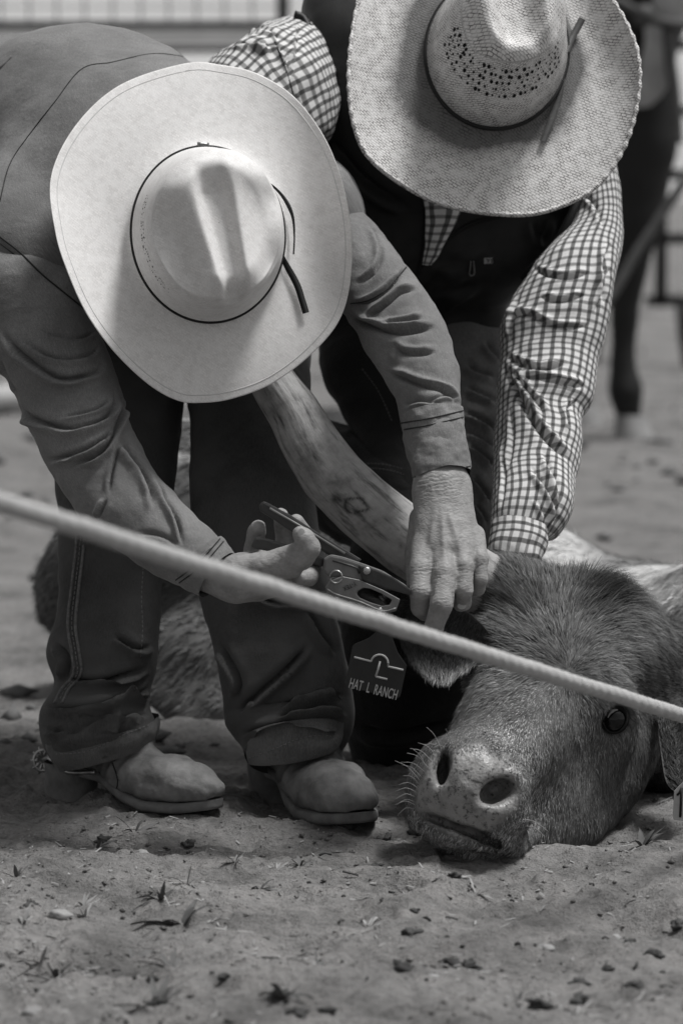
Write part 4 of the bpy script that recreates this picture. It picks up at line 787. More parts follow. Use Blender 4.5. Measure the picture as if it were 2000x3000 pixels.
V, f, uv = loft([(900, 820, 1330, 860, 5.60, .6), (935, 1000, 1300, 1000, 5.54, .65), (945, 1100, 1290, 1090, 5.50, .7), (1000, 1200, 1300, 1190, 5.46, .7), (1055, 1300, 1320, 1290, 5.42, .7), (1060, 1450, 1340, 1450, 5.36, .75), (1020, 1650, 1370, 1650, 5.32, .8), (1000, 1850, 1400, 1850, 5.32, .8), (1000, 2050, 1400, 2050, 5.36, .8), (1030, 2200, 1400, 2200, 5.40, .8), (1060, 2270, 1370, 2262, 5.42, .8)], 120, 200, 2.1, True, 0.004, 14, 52)
V = crease(V, f, [([(1040, 1700), (1150, 1760), (1300, 1740)], 30, .012), ([(1010, 1950), (1120, 1900), (1300, 1960)], 30, .012), ([(1030, 2120), (1150, 2150), (1330, 2110)], 26, .012), ([(1060, 1560), (1160, 1600), (1300, 1570)], 26, .010)])
lg = put('trouser_leg', mkmesh('trouser_leg', V, f, uv), M_JEAND, p2); tl = bvh(V, f)  # same jeans, with shade put into the colour
V, f, uv = loft([(860, 1300, 880, 1440, 5.62, .9), (900, 1228, 930, 1500, 5.58, .9), (960, 1236, 1000, 1560, 5.50, .9), (1050, 1280, 1090, 1620, 5.42, .9), (1180, 1340, 1200, 1640, 5.36, .9), (1260, 1400, 1280, 1640, 5.34, .8)], 90, 120, 2.0, True, 0.007, 16, 61)
lk = put('trouser_leg', mkmesh('trouser_leg', V, f, uv), M_JEAND, p2); tk = bvh(V, f)
for l in ([(1020, 1372), (1080, 1358), (1150, 1365), (1230, 1392)], [(1030, 1385), (1085, 1372), (1150, 1380), (1225, 1405)]): seam('pocket_stitch', tk, l, M_STITCHL, lk, 0.0006, 60, 0.0006, True)
seam('outseam', tl, [(1060, 1080), (1110, 1150), (1150, 1240)], M_STITCHL, lg, 0.0005, 50, 0.0004, True)
# boot folded under the kneeling leg
q = SDF((0.0, 5.2, -0.02), (0.32, 5.8, 0.2), 0.006); q.cone((0.06, 5.52, 0.045), (0.20, 5.47, 0.045), 0.045, 0.04, 0.02); q.cone((0.20, 5.47, 0.045), (0.26, 5.45, 0.038), 0.04, 0.03, 0.02); V, f = q.mesh(2); put('boot', mkmesh('boot', V, f), M_BOOT, p2)
# body
b2 = SDF((-0.35, 4.9, -0.02), (0.55, 5.85, 1.15), 0.011)
hc = cen2 - ax2 * 0.03
b2.ell(hc - ax2 * 0.035, (0.078, 0.098, 0.095), np.stack([sd2, fr2, ax2]), 0.02); b2.ell(hc - ax2 * 0.10 + fr2 * 0.02, (0.06, 0.07, 0.075), np.stack([sd2, fr2, ax2]), 0.03); b2.cone(hc - ax2 * 0.075 + fr2 * 0.088, hc - ax2 * 0.10 + fr2 * 0.112, 0.012, 0.016, 0.01)
for s in (-1, 1): b2.ell(hc - ax2 * 0.075 + sd2 * 0.082 * s, (0.010, 0.018, 0.03), np.stack([sd2, fr2, ax2]), 0.008)
b2.cone(hc - ax2 * 0.07, P(1340, 160, 5.56), 0.06, 0.08, 0.03); b2.chain([P(1340, 200, 5.58), P(1320, 600, 5.50), P(1280, 900, 5.52)], [0.07, 0.07, 0.07], 0.04); b2.cone(P(980, 130, 5.56), P(1660, 130, 5.58), 0.03, 0.03, 0.02)
b2.chain([P(900, 180, 5.44), P(720, 420, 5.32), P(720, 700, 5.28)], [0.035, 0.03, 0.03], 0.02); b2.chain([P(1735, 600, 5.43), P(1660, 900, 5.33), P(1590, 1150, 5.26), P(1540, 1430, 5.15), P(1510, 1560, 5.09), P(1504, 1640, 5.06)], [0.02, 0.028, 0.026, 0.02, 0.024, 0.026], 0.02)
b2.chain([P(1300, 950, 5.56), P(1390, 1500, 5.36), P(1420, 2100, 5.42)], [0.05, 0.03, 0.03], 0.02); b2.chain([P(1150, 950, 5.58), P(1200, 1500, 5.36), P(1200, 2150, 5.42)], [0.05, 0.04, 0.04], 0.02)
BV, BF = b2.mesh(2)
lo, hi = box([(1400, 1600, 5.10), (1620, 1800, 4.95)], 0.03)
HC = fingers([[(1490, 1690, 5.03, 38), (1500, 1672, 5.0, 32), (1510, 1664, 4.99, 22)], [(1520, 1700, 5.05, 34), (1560, 1740, 5.03, 30), (1570, 1780, 5.0, 26)], [(1490, 1710, 5.05, 34), (1520, 1770, 5.04, 30), (1530, 1810, 5.01, 26)], [(1460, 1710, 5.05, 34), (1470, 1770, 5.04, 29), (1480, 1810, 5.01, 25)], [(1440, 1700, 5.05, 32), (1430, 1750, 5.04, 26), (1440, 1785, 5.01, 22)]], lo, hi, 0.0025, [((1502, 1620, 5.06), (1490, 1690, 5.05), 58, 58)])
V, f = merge((BV, BF), HC); put('body', mkmesh('body', V, f), M_SKIN, p2)
hh = SDF(hc - 0.18, hc + 0.18, 0.006); hh.ell(hc - ax2 * 0.05 - fr2 * 0.012, (0.082, 0.098, 0.088), np.stack([sd2, fr2, ax2]), 0.01); hh.ell(hc - ax2 * 0.12 + fr2 * 0.07, (0.10, 0.085, 0.09), np.stack([sd2, fr2, ax2]), 0.01, 's'); V, f = hh.mesh(1); put('hair', mkmesh('hair', V, f), M_HAIR, p2)
# ------------------------------------------------------------------ steer
cow = thing('steer', (0.25, 5.1, 0), 'brown horned steer lying on its side with its head held down', 'steer')
ea = nrm(np.array([-0.433, -0.837, -0.339])); eb = nrm(np.array([0.883, -0.316, -0.349])); ec = nrm(np.cross(ea, eb)); HM = np.stack([eb, ea, ec])
h = SDF((0.02, 4.52, -0.02), (0.72, 5.50, 0.47), 0.0036)
h.ell(P(1655, 1895, 5.02), (0.113, 0.135, 0.078), HM, 0.04)
h.ell(P(1515, 1765, 5.04), (0.085, 0.055, 0.052), HM, 0.04)
h.ell(P(1478, 1742, 5.0), (0.052, 0.045, 0.045), HM, 0.03)
h.ell(P(1600, 2035, 4.935), (0.092, 0.10, 0.072), HM, 0.04)
h.cone(P(1590, 2050, 4.905), P(1420, 2260, 4.775), 0.068, 0.053, 0.04)
h.ell(P(1505, 2160, 4.86), (0.074, 0.10, 0.062), HM, 0.04)
# brow ridges and cheek
h.cone(P(1735, 2035, 4.89), P(1800, 2062, 4.89), 0.034, 0.026, 0.03); h.cone(P(1790, 2120, 4.905), P(1800, 2160, 4.91), 0.03, 0.026, 0.03); h.cone(P(1450, 1900, 4.94), P(1415, 1960, 4.93), 0.036, 0.028, 0.025)
h.cone(P(1715, 2215, 5.00), P(1590, 2360, 4.865), 0.078, 0.056, 0.045); h.cone(P(1765, 2205, 5.06), P(1630, 2390, 4.92), 0.062, 0.046, 0.05); h.cone(P(1740, 2150, 4.935), P(1560, 2270, 4.835), 0.026, 0.022, 0.03)
# muzzle
h.ell(P(1362, 2318, 4.722), (0.068, 0.05, 0.056), HM, 0.025); h.ell(P(1455, 2345, 4.718), (0.030, 0.032, 0.034), None, 0.02); h.ell(P(1282, 2300, 4.735), (0.032, 0.036, 0.040), None, 0.02)
h.ell(P(1385, 2262, 4.735), (0.055, 0.05, 0.045), HM, 0.03)
h.cone(P(1256, 2375, 4.725), P(1330, 2415, 4.71), 0.026, 0.026, 0.012); h.cone(P(1330, 2410, 4.71), P(1450, 2435, 4.71), 0.027, 0.028, 0.015)
h.cone(P(1485, 2395, 4.725), P(1505, 2478, 4.735), 0.024, 0.014, 0.015)
h.chain([P(1305, 2220, 4.738), P(1400, 2222, 4.722), P(1500, 2292, 4.708), P(1512, 2380, 4.712)], [0.017, 0.018, 0.018, 0.018], 0.014)
h.cone(P(1550, 2440, 4.84), P(1680, 2360, 4.97), 0.044, 0.046, 0.04)
# lower lip and chin
h.cone(P(1300, 2445, 4.745), P(1400, 2478, 4.74), 0.019, 0.021, 0.010); h.cone(P(1400, 2478, 4.74), P(1470, 2468, 4.745), 0.022, 0.018, 0.012); h.ell(P(1440, 2440, 4.78), (0.05, 0.045, 0.03), None, 0.02); h.cone(P(1470, 2430, 4.80), P(1640, 2410, 4.91), 0.028, 0.045, 0.025)
# neck
h.cone(P(1745, 1945, 5.10), P(1980, 2100, 5.26), 0.100, 0.108, 0.05); h.cone(P(1980, 2085, 5.26), P(2200, 2120, 5.5), 0.112, 0.13, 0.05); h.cone(P(1800, 2050, 5.07), P(2000, 2090, 5.22), 0.065, 0.075, 0.05)
# hollows: nostrils, mouth, eyes
for x, y, D, r, M_ in ((1455, 2318, 4.685, (0.0235, 0.0150, 0.036), 0.40), (1297, 2252, 4.705, (0.0085, 0.022, 0.045), -0.15)):
    cs, sn = math.cos(M_), math.sin(M_); u = RT * cs + UP * sn; v = -RT * sn + UP * cs; h.ell(P(x, y, D), r, np.stack([u, v, FWD]), 0.012, 's')
mo = [(1250, 2392), (1300, 2412), (1360, 2432), (1420, 2455), (1460, 2470)]
for a_, b_ in zip(mo[:-1], mo[1:]):
    for D_ in (4.655, 4.665, 4.675, 4.685, 4.695, 4.705): h.cone(P(*a_, D_), P(*b_, D_), 0.0065, 0.0065, 0.004, 's')
EY = P(1800, 2108, 4.872); h.ell(EY - FWD * 0.006, (0.0185, 0.021, 0.020), None, 0.010, 's')
EYL = P(1396, 1960, 4.925); h.ell(EYL + np.array([-0.012, -0.01, 0]), (0.016, 0.018, 0.016), None, 0.008, 's')
V, f = h.mesh(2)
N = vnormals(V, f)
V = V + N * (0.0018 * fbm(V * 34, 3, 3) + 0.0025 * fbm(V * 12, 2, 5))[:, None]
HV, HF = V, f
# trunk (lying behind the men)
tk_ = SDF((-0.55, 5.2, -0.03), (0.75, 6.5, 0.6), 0.013)
tk_.cone(P(2200, 1960, 5.5), P(1900, 1960, 5.75), 0.17, 0.14, 0.06); tk_.chain([P(1900, 1960, 5.75), P(1500, 1830, 5.95), P(1000, 1720, 6.02), P(560, 1600, 6.04), P(360, 1720, 6.05)], [0.14, 0.15, 0.17, 0.185, 0.13], 0.06)
tk_.chain([P(620, 1800, 5.95), P(560, 1950, 5.84), P(500, 2060, 5.80), P(640, 2095, 5.76)], [0.10, 0.07, 0.045, 0.035], 0.03); tk_.chain([P(360, 1720, 6.05), P(210, 1700, 6.1), P(160, 1790, 6.1)], [0.11, 0.05, 0.03], 0.03)
TV, TF = tk_.mesh(3)
V, f = merge((HV, HF), (TV, TF))
q = proj(V)
# nose pad mask, white patches
nose = np.zeros(len(V)); d = np.hypot((q[:, 0] - 1368) / 168, (q[:, 1] - 2318) / 142); nose = np.clip((1.02 - d + 0.10 * vnoise(V * 60, 2)) * 7, 0, 1) * (V[:, 1] < 4.78)
wn = fbm(V * np.array([6, 6, 7]) + 2.3, 3, 77); white = np.clip(np.clip((wn - 0.18) * 5, 0, 1) + np.exp(-(np.hypot((q[:, 0] - 1650) / 130, (q[:, 1] - 1640) / 120)) ** 2) + 0.9 * np.exp(-(np.hypot((q[:, 0] - 1950) / 90, (q[:, 1] - 1745) / 60)) ** 2), 0, 1) * (np.arange(len(V)) >= len(HV))
mp_ = np.clip(1.2 - np.hypot(q[:, 0] - 1375, q[:, 1] - 2345) / 230, 0, 1)   # paler ring round the muzzle
m, t, b = newmat('steer_hide'); c = coords(t, 'Object'); 
an = N_(t, 'ShaderNodeAttribute', attribute_name='nose'); aw = N_(t, 'ShaderNodeAttribute', attribute_name='white')
base = ramp_(t, noise_(t, c, 14, 5), [(0.3, 0.055), (0.7, 0.105)])
base = mixc(t, aw.outputs['Fac'], base, 0.50)
vo = N_(t, 'ShaderNodeTexVoronoi'); vo.inputs['Scale'].default_value = 260; t.links.new(c, vo.inputs['Vector'])
pad = ramp_(t, noise_(t, c, 60, 5), [(0.32, 0.13), (0.55, 0.24)]); spots = ramp_(t, noise_(t, c, 150, 4, 0.7), [(0.36, 0.25), (0.46, 1.0)]); pad = mixc(t, 1.0, pad, spots, 'MULTIPLY')
base = mixc(t, an.outputs['Fac'], base, pad); t.links.new(base, b.inputs['Base Color'])
rr = math_(t, 'SUBTRACT', 0.85, math_(t, 'MULTIPLY', an.outputs['Fac'], 0.45)); t.links.new(rr, b.inputs['Roughness']); b.inputs['Specular IOR Level'].default_value = 0.4
x_ = bump_(t, b, vo.outputs['Distance'], 0.35, 0.0012); bump_(t, b, noise_(t, c, 180, 4), 0.4, 0.002, x_)
M_HIDE = m
body = put('body', mkmesh('body', V, f, None, {'nose': nose, 'white': white}), M_HIDE, cow)
# eyes
M_EYE = simple('dark_wet_eye', 0.004, 0.12, 0.2, 20, bstr=0, spec=0.35); M_LID = simple('dark_eyelid', 0.016, 0.9, 0.3, 90, 300, 0.4, spec=0.05)
M_SCL = simple('eye_white', 0.24, 0.15, 0.3, 90, bstr=0)
def ball(c, r, n=24):
    a = np.linspace(0, np.pi, n); b_ = np.linspace(0, 2 * np.pi, 2 * n, endpoint=False); V = np.array([[(np.sin(x) * np.cos(y), np.sin(x) * np.sin(y), np.cos(x)) for y in b_] for x in a]).reshape(-1, 3) * r + c; return V, gridfaces(n, 2 * n)
EC = EY + FWD * 0.0085; ER = 0.0185; V, f = ball(EC, ER); e1 = put('eye', mkmesh('eye', V, f), M_EYE, cow)
def on_eye(a_, k, r, tilt=-0.35):
    x = np.cos(a_) * 0.66; y = np.sin(a_); return EC + r * nrm((RT * (x * math.cos(tilt) - y * math.sin(tilt)) + UP * (x * math.sin(tilt) + y * math.cos(tilt)))[None][0] * k - FWD * (1 - 0.55 * k))
a = np.linspace(0, 2 * np.pi, 48, endpoint=False)
rim = np.array([on_eye(t_, 0.86, ER + 0.0012) for t_ in a]); V, f = tube(rim, 0.0018 + 0.0026 * np.clip(np.sin(a - 0.3), 0, 1), 8, True); put('eyelid', mkmesh('eyelid', V, f), M_LID, e1)
rim = np.array([on_eye(t_, 0.62, ER + 0.0001) for t_ in np.linspace(1.7, 3.2, 24)]); V, f = tube(rim, np.concatenate([np.linspace(0.0008, 0.0024, 12), np.linspace(0.0024, 0.0006, 12)]), 6); put('eye_white', mkmesh('eye_white', V, f), M_SCL, e1)
ms = [tube([on_eye(t_, 0.86, ER + 0.003), on_eye(t_, 0.80, ER + 0.008), on_eye(t_, 0.66, ER + 0.012)], [0.0004, 0.0003, 0.00015], 4) for t_ in np.linspace(0.9, 2.6, 16)]; V, f = merge(*ms); put('eyelashes', mkmesh('eyelashes', V, f), M_LID, e1, kind='stuff')
V, f = ball(EYL + np.array([0.006, 0.008, 0]), 0.0165); put('eye', mkmesh('eye', V, f), M_EYE, cow)
# horn
def horn(secs, seed, tip=False):
    V, f, uv = loft(secs, 110, 240, 2.0, True)
    N = vnormals(V, f); uvn = np.c_[uv[:, 0] * 55, uv[:, 1] * 9, np.zeros(len(uv))]
    grain = fbm(uvn, 4, seed); fl = np.clip(1 - uv[:, 1] / uv[:, 1].max(), 0, 1)
    return V + N * (0.0013 * grain + 0.0013 * fbm(V * 22, 2, seed + 1))[:, None], f, uv
m, t, b = newmat('weathered_horn'); c = coords(t, 'UV', (85, 15, 1)); c2 = coords(t, 'UV'); n1 = noise_(t, c, 1.0, 6, 0.65); n2 = noise_(t, c2, 24, 6, 0.65)
base = ramp_(t, n2, [(0.32, 0.15), (0.48, 0.28), (0.68, 0.38)]); base = mixc(t, 1.0, base, ramp_(t, n1, [(0.34, 0.3), (0.47, 1.0), (0.75, 1.12)]), 'MULTIPLY'); 
sn_ = noise_(t, coords(t, 'Object'), 120, 4); ast = N_(t, 'ShaderNodeAttribute', attribute_name='scar'); base = mixc(t, math_(t, 'MULTIPLY', ast.outputs['Fac'], ramp_(t, sn_, [(0.35, 0.2), (0.55, 1.0)])), base, 0.02)
t.links.new(base, b.inputs['Base Color']); b.inputs['Roughness'].default_value = 0.6; b.inputs['Specular IOR Level'].default_value = 0.3; x_ = bump_(t, b, n1, 0.8, 0.0022); bump_(t, b, sn_, 0.3, 0.001, x_)
M_HORN = m
HS = [(1410, 1790, 1560, 1640, 5.03, .9), (1320, 1770, 1480, 1640, 5.00, .9), (1215, 1712, 1385, 1590, 4.985, .9), (1120, 1650, 1270, 1525, 4.98, .9), (1010, 1560, 1160, 1440, 4.985, .9), (905, 1450, 1055, 1345, 4.995, .9), (835, 1340, 982, 1255, 5.005, .9), (785, 1230, 925, 1170, 5.015, .9), (735, 1145, 865, 1095, 5.03, .9), (690, 1040, 800, 1000, 5.05, .9), (650, 920, 735, 890, 5.06, .9), (620, 800, 680, 780, 5.07, .9), (600, 700, 612, 695, 5.08, .9)]
HS = HS[:9] + [(705, 1060, 818, 1015, 5.06, .9), (690, 985, 785, 955, 5.08, .9), (685, 930, 745, 912, 5.09, .9), (690, 890, 704, 886, 5.095, .9)]
V, f, uv = horn(HS, 71); q = proj(V)
dr = np.abs(np.hypot((q[:, 0] - 1043) / 1.0, (q[:, 1] - 1478) / 0.8) - 27 + 9 * vnoise(V * 130, 6)) ; sc = np.exp(-(dr / 8) ** 2) + np.exp(-(np.hypot(q[:, 0] - 982, (q[:, 1] - 1460) * 1.2) / 15) ** 2) + 0.8 * np.exp(-(np.hypot(q[:, 0] - 1173, q[:, 1] - 1598) / 7) ** 2); sc *= ((vnormals(V, f) @ FWD) < 0)
put('horn', mkmesh('horn', V, f, uv, {'scar': np.clip(sc, 0, 1)}), M_HORN, cow, label='long weathered horn rising under the straw hat')
# second horn reaches back over the neck, away from the camera
V, f, uv = horn([(1780, 1760, 1850, 1860, 5.10, .9), (1850, 1740, 1920, 1830, 5.2, .9), (1950, 1760, 2010, 1840, 5.4, .9), (2060, 1740, 2110, 1800, 5.6, .9), (2150, 1650, 2180, 1690, 5.75, .9), (2180, 1560, 2190, 1575, 5.85, .9)], 73); V = V + np.array([0.05, 0.09, -0.06])
put('horn', mkmesh('horn', V, f, uv, {'scar': np.zeros(len(V))}), M_HORN, cow)
# ears: cupped leaf shells with thickness
def ear(top, bot, tipD, baseD, cup, n=50, k=40):
    """top/bot: px outline from the tip to the base; returns a shell"""
    T_ = cr(np.array([(x, y, 0) for x, y in top], float), n)[:, :2]; B_ = cr(np.array([(x, y, 0) for x, y in bot], float), n)[:, :2]; s = np.linspace(0, 1, n); w_ = np.linspace(0, 1, k)
    A = np.array([[P(*(T_[i] * (1 - v) + B_[i] * v), tipD + (baseD - tipD) * s[i] + cup * math.sin(math.pi * v) * math.sin(math.pi * (0.15 + 0.8 * s[i]))) for v in w_] for i in range(n)])
    A2 = A + FWD * 0.006; V = np.concatenate([A.reshape(-1, 3), A2.reshape(-1, 3)]); f1 = gridfaces(n, k, False); f2 = f1[:, ::-1] + n * k
    e = [];
    for i in range(n - 1): e += [(i * k, (i + 1) * k, n * k + (i + 1) * k, n * k + i * k), ((i + 1) * k + k - 1, i * k + k - 1, n * k + i * k + k - 1, n * k + (i + 1) * k + k - 1)]
    for j in range(k - 1): e += [(j + 1, j, n * k + j, n * k + j + 1), ((n - 1) * k + j, (n - 1) * k + j + 1, n * k + (n - 1) * k + j + 1, n * k + (n - 1) * k + j)]
    return V, np.concatenate([f1, f2, np.array(e)])
M_EAR = simple('ear_hide', 0.055, 0.85, 0.35, 40, 200, 0.5)
EV, EF = ear([(1128, 1755), (1150, 1725), (1195, 1722), (1260, 1745), (1330, 1770), (1400, 1820), (1435, 1860)], [(1128, 1765), (1155, 1840), (1178, 1900), (1225, 1960), (1290, 1995), (1350, 1975), (1415, 1925)], 4.795, 4.90, 0.03)
er1 = put('ear', mkmesh('ear', EV, EF), M_EAR, cow)
EV2, EF2 = ear([(1985, 2330), (1950, 2290), (1935, 2210), (1925, 2130), (1915, 2080)], [(2010, 2330), (2040, 2280), (2050, 2200), (2030, 2120), (1990, 2060)], 4.86, 5.02, 0.025)
er2 = put('ear', mkmesh('ear', EV2, EF2), M_EAR, cow)
# fur: strands combed over the hide
def strands(V, f, n, length, width, dirfn, mask=None, lift=0.35, seed=0, curl=0.2):
    rg = np.random.default_rng(seed); tri = np.concatenate([f[:, [0, 1, 2]], f[:, [0, 2, 3]]]) if f.shape[1] == 4 else f
    A, B, C = V[tri[:, 0]], V[tri[:, 1]], V[tri[:, 2]]; nn = np.cross(B - A, C - A); ar = np.linalg.norm(nn, axis=1) / 2
    cen = (A + B + C) / 3; view = nrm(cen - CAM); nh = nrm(nn); q = proj(cen); ok = ((nh * view).sum(1) < 0.45) & (q[:, 0] > -150) & (q[:, 0] < 2250) & (q[:, 1] < 2700)
    if mask is not None: ok &= mask(cen, q)
    pr = ar * ok; pr /= pr.sum(); ti = rg.choice(len(tri), n, p=pr); u, v = rg.random(n), rg.random(n); s = u + v > 1; u[s], v[s] = 1 - u[s], 1 - v[s]
    p = A[ti] + (B - A)[ti] * u[:, None] + (C - A)[ti] * v[:, None]; N = nh[ti]
    d, L, shade = dirfn(p, proj(p)); d = nrm(d - N * (d * N).sum(1, keepdims=True)); clump = np.stack([vnoise(p * 110, 3), vnoise(p * 110, 4), vnoise(p * 110, 5)], -1) + 0.9 * np.stack([vnoise(p * 42, 13), vnoise(p * 42, 14), vnoise(p * 42, 15)], -1)
    d = nrm(d + curl * clump + 0.12 * rg.normal(size=(n, 3)))
    L = L * length * (0.6 + 0.7 * rg.random(n)); sd_ = nrm(np.cross(d, N)); w_ = width * (0.7 + 0.6 * rg.random(n))[:, None]
    p1_ = p + (d * 0.55 + N * lift) * L[:, None] * 0.6; p2_ = p1_ + (d * 0.9 + N * lift * 0.15 - np.array([0, 0, 0.10])) * L[:, None] * 0.5
    p0 = p - N * 0.0012; VV = np.stack([p0 - sd_ * w_, p0 + sd_ * w_, p1_ + sd_ * w_ * 0.8, p1_ - sd_ * w_ * 0.8, p2_], 1).reshape(-1, 3); k = np.arange(n)[:, None] * 5
    Q = np.concatenate([k + np.array([[0, 1, 2, 3]]), k + np.array([[3, 2, 4, 4]])]); tone = np.repeat(shade * (0.5 + 1.0 * rg.random(n)) * (1 + 0.5 * vnoise((p - 0.88 * d * (p * d).sum(1, keepdims=True)) * 190, 9)) * (1 + 0.4 * vnoise((p - 0.8 * d * (p * d).sum(1, keepdims=True)) * 70, 19)), 5)
    return VV, Q, tone
def trimesh(V, Q): 
    t_ = np.concatenate([Q[:, [0, 1, 2]], Q[:, [0, 2, 3]]]); return t_[(t_[:, 0] != t_[:, 2]) & (t_[:, 1] != t_[:, 2]) & (t_[:, 0] != t_[:, 1])]
m, t, b = newmat('fur'); at = N_(t, 'ShaderNodeAttribute', attribute_name='tone'); t.links.new(at.outputs['Fac'], b.inputs['Base Color']); b.inputs['Roughness'].default_value = 0.8; b.inputs['Specular IOR Level'].default_value = 0.04; M_FUR = m
WH = P(1650, 1985, 4.87); 
def dir_head(p, q):
    d = p - WH; x, y = q[:, 0], q[:, 1]
    up_ = np.clip((1960 - y) / 120, 0, 1)[:, None]
    sw = np.cross(d, ec); d = nrm(d) + 0.35 * nrm(sw) * np.tanh((x - 1650) / 70)[:, None] * up_
    right = np.clip((x - 1720) / 160, 0, 1)[:, None] * np.clip((2060 - y) / 160, 0, 1)[:, None]
    d = d * (1 - 0.8 * right) + right * nrm(RT * 0.9 - UP * 0.45 + FWD * 0.3)
    down = np.clip((y - 2060) / 80, 0, 1)[:, None]; d = d * (1 - 0.75 * down) + 0.75 * down * nrm(ea * 0.5 + eb * 0.0 - UP * 0.6 + RT * 0.25 * np.clip((x[:, None] - 1560) / 120, -1, 1))
    L = 0.55 + 0.75 * np.clip((2030 - y) / 160, 0, 1); L = np.where(y > 2060, np.minimum(L, 0.45), L)
    L = L * np.clip(0.35 + np.hypot(x - 1375, y - 2330) / 330, 0.3, 1)
    tuft = np.exp(-(((x - 1750) / 90) ** 2 + ((y - 1745) / 80) ** 2)); L = L * (1 + 1.1 * tuft)
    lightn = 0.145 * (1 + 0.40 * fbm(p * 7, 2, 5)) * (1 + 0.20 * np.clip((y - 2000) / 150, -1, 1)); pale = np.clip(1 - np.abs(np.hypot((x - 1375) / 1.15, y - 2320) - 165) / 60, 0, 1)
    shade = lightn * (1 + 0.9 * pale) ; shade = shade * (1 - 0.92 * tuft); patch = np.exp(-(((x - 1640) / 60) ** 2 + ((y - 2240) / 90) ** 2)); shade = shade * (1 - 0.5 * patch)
    nk = np.clip((x - 1800) / 110, 0, 1) * np.clip((y - 1830) / 120, 0, 1); shade = shade * (1 - 0.66 * nk)  # neck: dark coat, deepened by shade put into the tone
    t_ = np.clip(((x - 1600) * -230 + (y - 2030) * 270) / (230 ** 2 + 270 ** 2), 0, 1); dm = np.hypot(x - 1600 + 230 * t_, y - 2030 - 270 * t_); shade = shade * (1 + 0.55 * np.exp(-(dm / 95) ** 2) * (y > 1990))  # nose bridge: light painted into the fur tone
    jw = np.clip(((x - 1560) * 0.55 + (y - 2330) * 0.83) / 90, 0, 1) * np.clip((x - 1560) / 40, 0, 1); shade = shade * (1 - 0.5 * jw)  # jaw: darker coat and painted shade together
    return d, L, shade
def mk_head(cen, q):
    pad = np.hypot((q[:, 0] - 1368) / 160, (q[:, 1] - 2318) / 132); eye = np.hypot((q[:, 0] - 1800) / 29, (q[:, 1] - 2106) / 38)
    return (pad > 1.0) & (eye > 1.0) & (cen[:, 1] < 5.5)
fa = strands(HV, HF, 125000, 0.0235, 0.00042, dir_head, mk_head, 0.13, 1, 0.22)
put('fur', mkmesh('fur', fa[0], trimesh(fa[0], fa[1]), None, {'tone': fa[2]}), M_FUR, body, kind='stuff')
# short fuzz on the pad edge and lips
def dir_lip(p, q): return np.tile(nrm(-UP * 0.7 + RT * 0.2), (len(p), 1)), np.full(len(p), 1.0), 0.16 + 0.05 * vnoise(p * 40, 2)
fb = strands(HV, HF, 9000, 0.006, 0.00035, dir_lip, lambda c, q: (np.hypot((q[:, 0] - 1368) / 160, (q[:, 1] - 2318) / 132) > 0.9) & (q[:, 1] > 2180) & (q[:, 0] < 1570), 0.4, 2)
put('lip_fuzz', mkmesh('lip_fuzz', fb[0], trimesh(fb[0], fb[1]), None, {'tone': fb[2]}), M_FUR, body, kind='stuff')
def dir_trunk(p, q): 
    wn = fbm(p * np.array([6, 6, 7]) + 2.3, 3, 77); return np.tile(nrm(-RT + 0.2 * UP * 0 - UP * 0.6), (len(p), 1)), np.full(len(p), 1.0), 0.09 + 0.4 * np.clip(np.clip((wn - 0.18) * 5, 0, 1) + np.exp(-(np.hypot((q[:, 0] - 1650) / 130, (q[:, 1] - 1640) / 120)) ** 2) + 0.9 * np.exp(-(np.hypot((q[:, 0] - 1950) / 90, (q[:, 1] - 1745) / 60)) ** 2), 0, 1)
fc = strands(TV, TF, 16000, 0.024, 0.0011, dir_trunk, None, 0.25, 3)
put('fur', mkmesh('fur', fc[0], trimesh(fc[0], fc[1]), None, {'tone': fc[2]}), M_FUR, body, kind='stuff')
def dir_ear(p, q): 
    e = np.clip((q[:, 1] - 1900) / 80, 0, 1); u_ = np.clip((1790 - q[:, 1]) / 40, 0, 1) * (q[:, 0] < 1230); return nrm(-RT[None] * 0.35 - UP[None] * (0.8 * (1 - 2 * u_[:, None]))), 0.6 + 0.6 * e + 0.6 * u_, 0.055 + 0.17 * e + 0.10 * u_  # lower lobe's lit look is put into the fur tone
fd = strands(EV, EF, 12000, 0.015, 0.00042, dir_ear, None, 0.3, 4); put('fur', mkmesh('fur', fd[0], trimesh(fd[0], fd[1]), None, {'tone': fd[2]}), M_FUR, er1, kind='stuff')
def dir_ear2(p, q): return np.tile(nrm(-UP - 0.2 * RT), (len(p), 1)), np.full(len(p), 1.0), np.full(len(p), 0.05)
fe = strands(EV2, EF2, 4000, 0.018, 0.0005, dir_ear2, None, 0.3, 5); put('fur', mkmesh('fur', fe[0], trimesh(fe[0], fe[1]), None, {'tone': fe[2]}), M_FUR, er2, kind='stuff')
